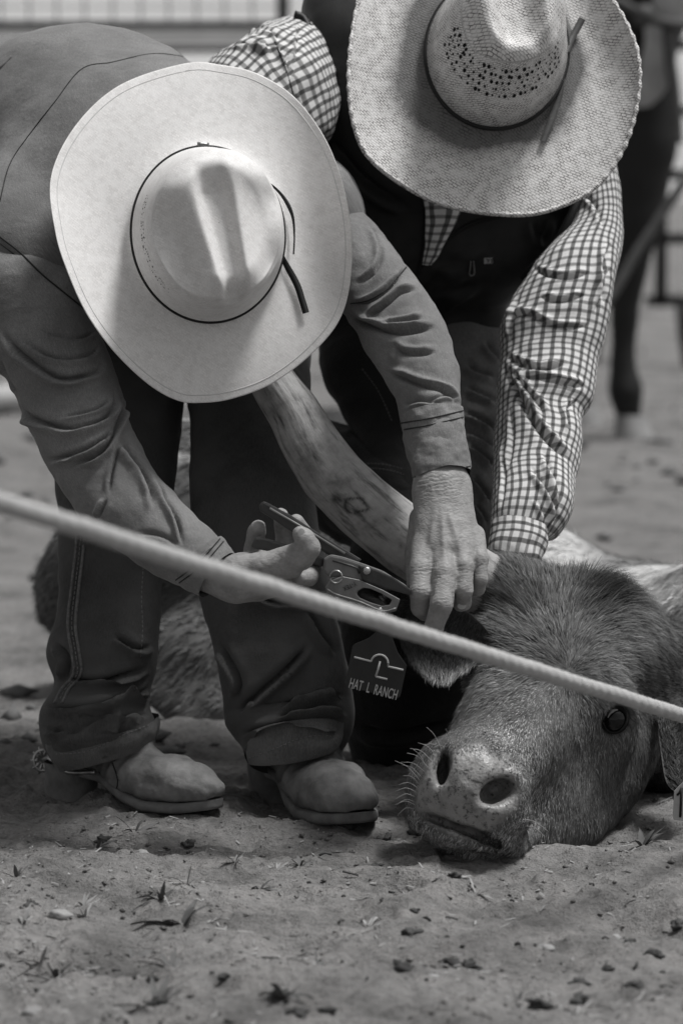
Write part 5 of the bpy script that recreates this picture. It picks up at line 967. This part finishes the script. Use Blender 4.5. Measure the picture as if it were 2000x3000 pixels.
# whiskers
M_WH = simple('whisker', 0.30, 0.4, 0.1, bstr=0); ms = []
th_ = bvh(HV, HF)
for x, y, dx, dy in [(1300, 2205, -62, -25), (1290, 2200, -45, -70), (1280, 2225, -60, -50), (1262, 2232, -65, -40), (1250, 2250, -62, -45), (1240, 2262, -70, -30), (1232, 2280, -60, -40), (1228, 2290, -75, -62), (1222, 2310, -60, -12), (1218, 2322, -65, -5), (1214, 2335, -60, 4), (1212, 2350, -55, 6), (1210, 2370, -50, 16), (1320, 2195, -20, -60), (1330, 2195, -10, -55), (1520, 2400, 80, 35), (1530, 2420, 60, 30), (1255, 2420, -30, 40), (1225, 2300, -50, -28), (1246, 2255, -40, -60), (1215, 2360, -62, -4)]:
    hpt = onsurf(th_, [(x + 4, y), (x + 6, y + 1)], 2, -0.001)
    if hpt is None: continue
    p = hpt[0]; L = 0.00042; e = p + RT * dx * L - UP * dy * L - FWD * 0.01; mid = (p + e) / 2 + UP * 0.005
    ms.append(tube(cr([p, mid, e], 8), np.linspace(0.00045, 0.0002, 8), 4))
if ms:
    V, f = merge(*ms); put('whiskers', mkmesh('whiskers', V, f), M_WH, body, kind='stuff')
# ------------------------------------------------------------------ ear tags
M_TAGB = simple('black_tag', 0.020, 0.5, 0.2, 40, 200, 0.15); M_TAGW = simple('pale_tag', 0.36, 0.55, 0.1, 40, 200, 0.15); M_INK = simple('pale_ink', 0.34, 0.7, 0.1, 200, bstr=0); M_INKD = simple('dark_ink', 0.008, 0.6, 0.1, 200, bstr=0)
def tag_frame(o, ux, D):
    o_ = P(*o, D); u = nrm(RT * ux[0] - UP * ux[1]); v = nrm(RT * ux[1] + UP * ux[0]); return o_, u, v
def text_mesh(s, size, name):
    cu = bpy.data.curves.new(name, 'FONT'); cu.body = s; cu.size = size; cu.align_x = 'CENTER'; cu.extrude = 0.0003; cu.offset = size * 0.012; cu.space_character = 1.05
    ob = bpy.data.objects.new(name, cu); COL.objects.link(ob); dg = bpy.context.evaluated_depsgraph_get(); me = bpy.data.meshes.new_from_object(ob.evaluated_get(dg)); bpy.data.objects.remove(ob); return me
TD = 4.742
tg = thing('ear_tag', P(1098, 1955, TD), 'black ear tag printed with a pale brand and ranch lettering', 'ear tag')
plate_obj('panel', [(1104, 1812), (1138, 1820), (1150, 1872), (1165, 1912), (1191, 1950), (1172, 2040), (1163, 2047), (1017, 2012), (1011, 2003), (1032, 1893), (1040, 1886), (1078, 1870), (1098, 1854)], TD, 0.0025, M_TAGB, tg, 0.0006)
cs, sn = math.cos(math.radians(14.5)), math.sin(math.radians(14.5)); u = RT * cs - UP * sn; v = RT * sn + UP * cs; o_ = P(1098, 1955, TD) - FWD * 0.0012
def put_text(s, size, at, squash, name, mat, parent, o_, u, v):
    me = text_mesh(s, size, name); A = np.array([x.co for x in me.vertices]); A[:, 0] *= squash; W = at + u * A[:, :1] + v * A[:, 1:2]; q_ = proj(W); W = np.array([P(x_, y_, at[1]) for x_, y_ in q_]) - FWD * (0.0004 + A[:, 2:3])
    me.vertices.foreach_set('co', W.astype(np.float32).ravel()); me.update(); return put(name, me, mat, parent)
put_text('HAT  L  RANCH', 0.0175, P(1090, 2032, TD) - FWD * 0.0006, 0.47, 'lettering', M_INK, tg, o_, u, v)
def rib(pts, r):
    return tube(np.array([P(x, y, TD) - FWD * 0.0004 for x, y in pts]), r, 6)
arc = [(1102 - 27 * math.cos(a) * 1.0, 1946 - 27 * math.sin(a)) for a in np.linspace(-0.1, math.pi + 0.15, 24)]
# brand: bar, half circle, bar, with an L hanging below
pl = [(1037, 1925), (1060, 1931), (1085, 1937)] + [(1111 - 25 * math.cos(a), 1943 - 25 * math.sin(a)) for a in np.linspace(0.25, math.pi + 0.25, 22)] + [(1137, 1953), (1160, 1958), (1181, 1963)]
V, f = merge(rib(pl, 0.0014), rib([(1113, 1937), (1107, 1960), (1100, 1982)], 0.0014), rib([(1100, 1982), (1117, 1986), (1134, 1990)], 0.0014)); put('brand', mkmesh('brand', V, f), M_INK, tg)
V, f = ball(P(1116, 1812, 4.735), 0.0065, 10); put('stud', mkmesh('stud', V, f), M_TAGB, tg)
tg2 = thing('ear_tag', P(2010, 2350, 4.80), 'pale ear tag with a dark numeral hanging against the dirt', 'ear tag')
plate_obj('panel', [(2020, 2240), (2045, 2240), (2052, 2280), (2085, 2310), (2090, 2415), (1972, 2402), (1970, 2396), (1973, 2318), (2005, 2285)], 4.80, 0.0025, M_TAGW, tg2, 0.0006)
V, f = merge(*[tube(np.array([P(x, y, 4.80) - FWD * 0.0005 for x, y in l]), 0.0016, 6) for l in ([(1981, 2330), (1989, 2322), (1995, 2308)], [(1995, 2308), (1993, 2350), (1991, 2394)])]); put('numeral', mkmesh('numeral', V, f), M_INKD, tg2)
# ------------------------------------------------------------------ tagging pliers
M_PL = simple('dark_cast_pliers', 0.035, 0.5, 0.25, 60, 200, 0.3, spec=0.4); M_PL2 = simple('grey_cast_jaw', 0.15, 0.45, 0.2, 60, 250, 0.3, spec=0.4)
pz = thing('tagging_pliers', P(1000, 1660, 4.75), 'cast metal ear tagging pliers held under the horn', 'pliers')
plate_obj('handle', [(758, 1480), (772, 1467), (785, 1474), (850, 1508), (930, 1560), (990, 1597), (1060, 1640), (1030, 1660), (960, 1625), (880, 1575), (800, 1522), (762, 1498)], 4.765, 0.016, M_PL, pz, 0.003)
plate_obj('handle', [(735, 1600), (748, 1574), (770, 1574), (830, 1592), (905, 1612), (952, 1636), (945, 1662), (880, 1645), (800, 1618), (742, 1606)], 4.762, 0.016, M_PL, pz, 0.003)
V, f = tube([P(790, 1489, 4.763) - FWD * 0.001, P(900, 1553, 4.763) - FWD * 0.001, P(1010, 1622, 4.763) - FWD * 0.001], 0.0016, 6); put('handle_rib', mkmesh('handle_rib', V, f), M_PL2, pz)
up_j = plate_obj('upper_jaw', [(948, 1636), (968, 1624), (1000, 1630), (1060, 1650), (1120, 1672), (1190, 1715), (1200, 1735), (1130, 1728), (1060, 1706), (1000, 1690), (960, 1690), (946, 1670)], 4.752, 0.018, M_PL2, pz, 0.003)
V, f = tube(np.array([P(x, y, 4.752) - FWD * 0.0006 for x, y in [(975, 1642), (1030, 1658), (1045, 1664), (1052, 1680)]]), 0.0013, 6); put('jaw_rib', mkmesh('jaw_rib', V, f), M_PL, up_j)
plate_obj('jaw_arm', [(1050, 1655), (1100, 1668), (1150, 1690), (1205, 1728), (1200, 1745), (1120, 1722), (1060, 1700)], 4.748, 0.008, M_PL, pz, 0.002)
# lower jaw: frame round an open window
def frame(name, outer, inner, D, th, mat, parent):
    n = len(outer); A = np.array([P(*q, D) for q in outer]); B = np.array([P(*q, D) for q in inner]); V = np.concatenate([A, B, A + FWD * th, B + FWD * th]); f = []
    for i in range(n):
        j = (i + 1) % n; f += [(i, j, n + j, n + i), (2 * n + j, 2 * n + i, 3 * n + i, 3 * n + j), (j, i, 2 * n + i, 2 * n + j), (n + i, n + j, 3 * n + j, 3 * n + i)]
    me = mkpoly(name, V, f); bm = bmesh.new(); bm.from_mesh(me); bmesh.ops.recalc_face_normals(bm, faces=bm.faces); bm.to_mesh(me); bm.free(); o = put(name, me, mat, parent); md = o.modifiers.new('bevel', 'BEVEL'); md.width = 0.0015; md.segments = 2; return o
lj = frame('lower_jaw', [(952, 1722), (966, 1702), (1000, 1688), (1050, 1698), (1120, 1728), (1172, 1756), (1160, 1790), (1120, 1800), (1060, 1775), (1000, 1752), (965, 1745)], [(1045, 1738), (1050, 1730), (1065, 1722), (1085, 1725), (1115, 1738), (1148, 1758), (1140, 1772), (1118, 1775), (1085, 1765), (1055, 1752), (1048, 1745)], 4.745, 0.014, M_PL2, pz)
V, f = tube(np.array([P(x, y, 4.745) - FWD * 0.001 for x, y in cr(np.array([(957, 1726, 0), (985, 1742, 0), (1050, 1762, 0), (1120, 1790, 0), (1160, 1782, 0)]), 20)[:, :2]]), 0.0014, 6); put('jaw_rib', mkmesh('jaw_rib', V, f), M_PL2, lj)
for i, (x, y, r) in enumerate(((1074, 1672, 0.0048), (1112, 1788, 0.0038))):
    V, f = ball(P(x, y, 4.746) - FWD * 0.001, r, 12); V = V + FWD * 0.5 * ((V - P(x, y, 4.746)) @ -FWD)[:, None].clip(0); put('bolt', mkmesh('bolt', V, f), M_STEEL, pz)
V, f = tube(np.array([P(984, 1690, 4.742) + 0.0075 * (RT * np.cos(t_) + UP * np.sin(t_)) + FWD * 0.0007 * t_ for t_ in np.linspace(0, 8 * np.pi, 90)]), 0.0011, 6); put('spring', mkmesh('spring', V, f), M_STEEL, pz)
put_text('Y-TEX', 0.0075, P(1022, 1712, 4.745) - FWD * 0.0008, 0.8, 'casting_mark', M_PL, lj, None, -nrm(RT * .9 + UP * .4), -nrm(UP * .9 - RT * .4))
# ------------------------------------------------------------------ rope
a0, a1 = P(-140, 1421, 3.15), P(2140, 2131, 4.66); a1 = a1 + (a1 - a0) * 0.45; a0 = a0 - (a1 - a0) * 0.12
s = np.linspace(0, 1, 1500)[:, None]; path = a0 + (a1 - a0) * s + np.array([0, 0, -0.004]) * np.sin(np.pi * s)
path = path + 0.0006 * np.stack([0 * s[:, 0], vnoise(np.c_[s * 60, s * 0, s * 0], 3), vnoise(np.c_[s * 60, s * 0, s * 0], 4)], -1)
V, f = tube(path, 0.0084, 24); n_ = 1500 * 24; ph = np.tile(np.linspace(0, 2 * np.pi, 24, endpoint=False), 1500); ln = np.repeat(s[:, 0] * np.linalg.norm(a1 - a0), 24)
ax_ = np.repeat(path, 24, 0); V[:n_] = ax_ + (V[:n_] - ax_) * (1 + 0.03 * np.cos(3 * ph - ln * 260) + 0.02 * np.cos(16 * ph - ln * 1100))[:, None]
M_ROPE = simple('pale_cotton_rope', 0.38, 0.85, 0.12, 120, 500, 0.6, 0.001)
rope = thing('rope', P(-140, 1421, 3.15), 'pale taut rope stretched across in front of the steer', 'rope')
put('strands', mkmesh('strands', V, f), M_ROPE, rope)
rg = np.random.default_rng(5); n = 9000; si = rg.integers(5, 1490, n); ph = rg.random(n) * 2 * np.pi; t_ = nrm(a1 - a0); ra = nrm(np.cross(t_, [0, 0, 1])); rb = np.cross(t_, ra); nr = ra * np.cos(ph)[:, None] + rb * np.sin(ph)[:, None]
p0 = path[si] + nr * 0.0086; d = nrm(nr * 0.7 + t_ * rg.normal(size=(n, 1)) + 0.3 * rg.normal(size=(n, 3))); wv = nrm(np.cross(d, nr + 0.01)) * 0.00018; L = (0.0015 + 0.0028 * rg.random(n))[:, None]
V = np.stack([p0 - wv, p0 + wv, p0 + d * L], 1).reshape(-1, 3); put('fuzz', mkmesh('fuzz', V, np.arange(3 * n).reshape(-1, 3)), M_ROPE, rope, kind='stuff')
# ------------------------------------------------------------------ horse behind
M_HORSE = simple('dark_horse_coat', 0.012, 0.6, 0.3, 8, 60, 0.3); M_HOOF = simple('pale_hoof', 0.22, 0.7, 0.2, 20, 60, 0.3); M_PAD = simple('pale_saddle_pad', 0.34, 0.9, 0.2, 12, 60, 0.5); M_TACK = simple('tack_leather', 0.07, 0.6, 0.3, 20, 60, 0.3)
HD = 10.5; hs = thing('horse', P(1830, 1290, HD), 'dark horse standing behind the man in the vest', 'horse')
q = SDF((0.05, 9.7, -0.02), (1.75, 11.3, 2.1), 0.016)
q.chain([P(1840, 80, HD), P(1872, 420, HD), P(1856, 640, HD), P(1834, 790, HD), P(1828, 940, HD), P(1822, 1060, HD), P(1830, 1140, HD), P(1838, 1215, HD)], [0.12, 0.100, 0.078, 0.054, 0.036, 0.032, 0.046, 0.036], 0.02)
q.chain([P(1660, 80, HD + .25), P(1700, 500, HD + .25), P(1690, 800, HD + .28), P(1680, 1000, HD + .28), P(1690, 1180, HD + .28)], [0.11, 0.08, 0.05, 0.036, 0.04], 0.02)
q.chain([P(1750, -60, HD + .12), P(1300, -80, HD + .3), P(900, -100, HD + .5)], [0.27, 0.30, 0.27], 0.08); q.chain([P(960, 200, HD + .35), P(980, 600, HD + .35), P(940, 800, HD + .35), P(960, 1200, HD + .35)], [0.14, 0.07, 0.05, 0.04], 0.04); q.chain([P(860, 200, HD + .65), P(880, 600, HD + .65), P(840, 800, HD + .65), P(860, 1170, HD + .65)], [0.14, 0.07, 0.05, 0.04], 0.04)
q.chain([P(1780, -150, HD + .1), P(1900, -480, HD), P(1960, -700, HD - .05)], [0.2, 0.14, 0.12], 0.06); q.chain([P(1960, -720, HD - .05), P(2120, -640, HD - .1), P(2230, -520, HD - .15)], [0.11, 0.085, 0.06], 0.04); q.chain([P(1950, -790, HD), P(1945, -850, HD)], [0.03, 0.012], 0.02)
V, f = q.mesh(3); put('body', mkmesh('body', V, f), M_HORSE, hs)
for x, y, D in ((1845, 1215, HD), (1700, 1180, HD + .28), (968, 1200, HD + .35), (868, 1170, HD + .65)):
    tp, bt = P(x, y + 10, D), None; base = np.array([tp[0] + 0.012, tp[1] - 0.01, 0.0]); a = np.linspace(0, 2 * np.pi, 24, endpoint=False)
    V = np.concatenate([tp * 0 + np.array([tp[0], tp[1], tp[2] + .01]) + 0.040 * np.stack([np.cos(a), np.sin(a), 0 * a], -1), base + 0.058 * np.stack([np.cos(a), np.sin(a), 0 * a], -1)]); put('hoof', mkmesh('hoof', V, gridfaces(2, 24)), M_HOOF, hs)
# saddle pad flap, straps and rein
V, f, uv = loft([(1876, 60, 1950, 90, HD - .15, .3), (1880, 120, 1968, 130, HD - .16, .3), (1876, 200, 1962, 210, HD - .16, .3), (1870, 270, 1952, 265, HD - .15, .3), (1860, 315, 1905, 310, HD - .14, .3)], 40, 40, 2.6, True, 0.006, 14, 3); put('saddle_pad', mkmesh('saddle_pad', V, f), M_PAD, hs)
V, f, uv = loft([(1900, -60, 2040, -20, HD - .17, .25), (1910, 0, 2030, 20, HD - .17, .25), (1930, 50, 2030, 66, HD - .17, .25)], 40, 30, 2.6, True, 0.006, 14, 4); put('saddle_pad', mkmesh('saddle_pad', V, f), M_PAD, hs)
for nm, pts, r, mt in (('strap', [(1790, -10, HD - .3), (1850, 25, HD - .3), (1900, 50, HD - .25), (1960, 68, HD - .22), (2040, 74, HD - .2)], 0.011, M_TACK), ('strap', [(1955, 80, HD - .2), (1962, 180, HD - .2), (1975, 280, HD - .2), (1983, 420, HD - .2)], 0.016, M_TACK), ('rein', [(2010, 520, HD - .3), (1940, 625, HD - .32), (1860, 745, HD - .34), (1800, 850, HD - .36), (1700, 1000, HD - .4)], 0.013, M_TACK)):
    V, f = tube(cr([P(*p_) for p_ in pts], 24), r, 10); put(nm, mkmesh(nm, V, f), mt, hs)
V, f = ball(P(1886, 45, HD - .28), 0.03, 12); put('ring', mkmesh('ring', V, f), M_TACK, hs)
# ------------------------------------------------------------------ things on the dirt
M_STONE = simple('pale_stone', 0.25, 0.9, 0.15, 40, 120, 0.5, 0.002); M_CLOD = simple('dark_clod', 0.055, 0.95, 0.4, 70, 160, 0.8, 0.003); M_WEED = simple('dusty_weed_leaf', 0.10, 0.8, 0.3, 60, bstr=0); M_DRY = simple('dry_stalk', 0.26, 0.85, 0.25, 60, bstr=0)
def onground(x, y): p = G(x, y); p[2] = gh(p[0], p[1]); return p
def lump(r, seed, rough=0.35, flat=0.6):
    V, f = ball(np.zeros(3), 1.0, 14); k = 1 + rough * fbm(V * 1.6 + seed * 7.7, 4, seed); V = V * k[:, None] * np.array([r, r * 0.85, r * flat]); return V, f
stones = [(414, 2505, 22, 'angular pale stone lying in front of the left boot'), (180, 2680, 36, 'wide flat pale stone beside the dry stalks'), (95, 2955, 30, 'rounded pale stone near the grass tufts'), (1600, 2760, 26, 'flat pale stone below the steer muzzle'), (1268, 2850, 18, 'small pale pebble among dark clods'), (1800, 2680, 20, 'small stone shaded on its near side')]
for i, (x, y, r, lb) in enumerate(stones):
    p = onground(x, y); V, f = lump(px(r, p[1]), 40 + i, 0.30, 0.5); o = put('stone', mkmesh('stone', V + p + [0, 0, px(r, p[1]) * 0.12], f), M_STONE, None, label=lb, category='stone', group='stones on the dirt')
ANCH = [((414, 2505), 'angular pale stone'), ((180, 2680), 'wide flat pale stone'), ((95, 2955), 'rounded pale stone'), ((1600, 2760), 'flat pale stone below the muzzle'), ((1022, 2425), 'ridged dung ball'), ((1400, 2510), 'muzzle of the steer'), ((560, 2420), 'spurred boot'), ((1268, 2850), 'small pale pebble'), ((2000, 2400), 'pale ear tag'), ((985, 2400), 'broad-toed boot')]
def nearest_labels(pts, kinds, fmt, rest):
    out = [None] * len(pts)
    for k in sorted(set(kinds)):
        for (ax0, ay0), an in ANCH:
            c = [(math.hypot(pts[i][0] - ax0, 2 * (pts[i][1] - ay0)), i) for i in range(len(pts)) if kinds[i] == k and out[i] is None]
            if c and min(c)[0] < 330: out[min(c)[1]] = fmt[k] + ' closest to the ' + an
    return [o or rest[kinds[i]] for i, o in enumerate(out)]
cl = [(1022, 2425, 32), (1180, 2820, 36), (1415, 2808, 30), (1690, 2860, 28), (1320, 2795, 24), (1370, 2788, 20), (1778, 2815, 18), (1575, 2975, 34), (1860, 2898, 24), (1204, 2735, 26), (1918, 2778, 22), (460, 2925, 30), (300, 2455, 20), (550, 2460, 20), (1130, 2445, 24), (1230, 2420, 26), (1700, 2930, 26), (820, 2930, 24), (20, 2812, 20), (875, 2985, 26), (1846, 2750, 16), (1215, 2690, 14), (660, 2866, 18), (450, 2845, 14), (960, 2975, 20), (90, 2660, 18), (1990, 2700, 22), (1330, 2600, 16), (1100, 2520, 14)]
CL = nearest_labels([c_[:2] for c_ in cl[1:]], [0] * (len(cl) - 1), {0: 'dark crumbly clod'}, {0: 'dark crumbly clod alone on open dirt'})
for i, (x, y, r) in enumerate(cl):
    p = onground(x, y); V, f = lump(px(r, p[1]), 60 + i, 0.75, 0.62); put('clod', mkmesh('clod', V + p + [0, 0, px(r, p[1]) * 0.2], f), M_CLOD, None, label=CL[i - 1] if i else 'ridged dark dung ball against the boot sole', category='clod', group='clods on the dirt')
def leaf(p, az, L, wd, bend, rise):
    n = 7; s = np.linspace(0, 1, n); d = np.array([math.cos(az), math.sin(az), 0]); c = p + d * (s * L * math.cos(rise))[:, None] + np.array([0, 0, 1.0]) * (s * L * math.sin(rise) - bend * L * s ** 2)[:, None]
    sd_ = np.array([-d[1], d[0], 0.25]); w_ = wd * np.sin(np.pi * (0.08 + 0.92 * s) ** 0.8)[:, None]; V = np.concatenate([c - sd_ * w_, c + [0, 0, -wd * 0.4], c + sd_ * w_]).reshape(3, n, 3).transpose(1, 0, 2).reshape(-1, 3); return V, gridfaces(n, 3, False)
weeds = [(548, 2590, .042, 8, 1), (472, 2640, .040, 14, 0), (536, 2700, .055, 7, 0), (390, 2760, .060, 3, 0), (165, 2800, .045, 9, 0), (500, 2820, .045, 7, 0), (760, 2580, .032, 6, 0), (460, 2920, .05, 16, 0), (812, 2540, .034, 10, 1), (690, 2540, .034, 9, 1), (825, 2935, .05, 9, 0), (285, 2470, .034, 6, 0), (395, 2450, .04, 4, 0), (50, 2575, .028, 7, 0), (930, 2850, .035, 6, 0), (245, 2640, .034, 9, 1), (1076, 2705, .045, 8, 1), (1395, 2620, .042, 5, 1), (1880, 2470, .042, 6, 0), (1575, 2660, .03, 4, 1), (1515, 2930, .035, 5, 0), (250, 2665, .03, 8, 1), (120, 2770, .05, 6, 1), (880, 2525, .03, 8, 0), (70, 2700, .04, 8, 1)]
WL = nearest_labels([w_[:2] for w_ in weeds], [w_[4] for w_ in weeds], {0: 'small leafy weed', 1: 'dry pale tuft'}, {0: 'small leafy weed alone on open dirt', 1: 'dry pale tuft alone on open dirt'})
for i, (x, y, L, n, dry) in enumerate(weeds):
    p = onground(x, y); rg = np.random.default_rng(100 + i); t0 = thing('weed', p, WL[i], 'weed', 'dry tufts on the dirt' if dry else 'leafy weeds on the dirt')
    for k in range(n):
        V, f = leaf(p - [0, 0, .003], rg.random() * 6.28, L * (0.5 + 0.7 * rg.random()), L * (0.04 if dry else 0.075) * (0.6 + 0.8 * rg.random()), 0.15 + 0.5 * rg.random(), 0.35 + 0.9 * rg.random()); put('leaf', mkmesh('leaf', V, f), M_DRY if dry else M_WEED, t0)
# loose chaff, twigs and crumbs: nobody could count them
ms, mc = [], []; rg = np.random.default_rng(11)
for k in range(3000):
    y = 2330 + 700 * rg.random(); x = -40 + 2080 * rg.random(); p = onground(x, y)
    if fbm(np.array([p * 6]), 2, 3)[0] < -0.25: continue
    if rg.random() < 0.45:
        L = 0.004 + 0.014 * rg.random() ** 2; a = rg.random() * 6.28; d = np.array([math.cos(a), math.sin(a), 0.25 * rg.normal()]) * L; w_ = np.array([-math.sin(a), math.cos(a), 0.3]) * (0.0006 + 0.0006 * rg.random()); p = p + [0, 0, .002]
        ms.append((np.array([p - w_, p + w_, p + d + w_, p + d - w_]), np.array([[0, 1, 2, 3]])))
    else:
        r = 0.001 + 0.0035 * rg.random() ** 4; o = rg.normal(size=(6, 3)) * 0.25; B = (np.array([(1, 0, 0), (0, 1, 0), (-1, 0, 0), (0, -1, 0), (0, 0, .8), (0, 0, -.6)]) + o) * r + p + [0, 0, r * .4]; mc.append((B, np.array([(0, 1, 4), (1, 2, 4), (2, 3, 4), (3, 0, 4), (1, 0, 5), (2, 1, 5), (3, 2, 5), (0, 3, 5)])))
V, f = merge(*ms); put('chaff', mkmesh('chaff', V, f, smooth=False), M_DRY, None, kind='stuff', label='loose bits of dry chaff scattered over the dirt', category='chaff')
V, f = merge(*mc); put('crumbs', mkmesh('crumbs', V, f, smooth=False), M_DIRT, None, kind='stuff', label='small crumbs of earth scattered over the dirt', category='crumbs')
ms = []
for k in range(70):
    y = 2470 + 540 * rg.random(); x = -40 + 2080 * rg.random(); p = onground(x, y); L = 0.004 + 0.016 * rg.random() ** 2; a = rg.random() * 6.28; d = np.array([math.cos(a), math.sin(a), 0.15 * rg.normal()]) * L
    ms.append(tube([p + [0, 0, .002], p + d * .5 + [0, 0, .0025] + 0.0012 * rg.normal(size=3), p + d + [0, 0, .001]], 0.0008 + 0.0009 * rg.random(), 5))
V, f = merge(*ms); put('twigs', mkmesh('twigs', V, f), M_CLOD, None, kind='stuff', label='short dark twigs and dung shreds strewn over the dirt', category='twigs')

# churned lumps of earth over the middle ground
mc = []; rg = np.random.default_rng(21)
for k in range(1500):
    y = 5.5 + 8.5 * rg.random() ** 1.3; x = (rg.random() - 0.5) * 0.24 * y * 1.5
    if fbm(np.array([[x * 2.5, y * 1.6, 0]]), 2, 33)[0] < -0.15: continue
    r = 0.006 + 0.022 * rg.random() ** 2.5; p = np.array([x, y, float(gh(x, y))]); o = rg.normal(size=(6, 3)) * 0.22
    mc.append(((np.array([(1, 0, 0), (0, 1, 0), (-1, 0, 0), (0, -1, 0), (0, 0, .7), (0, 0, -.6)]) + o) * r + p + [0, 0, r * .2], np.array([(0, 1, 4), (1, 2, 4), (2, 3, 4), (3, 0, 4), (1, 0, 5), (2, 1, 5), (3, 2, 5), (0, 3, 5)])))
V, f = merge(*mc); put('loose_earth', mkmesh('loose_earth', V, f, smooth=False), simple('damp_earth', 0.12, 0.95, 0.5, 20, 160, 0.8, 0.003), None, kind='stuff', label='loose lumps of churned earth across the middle ground', category='earth')
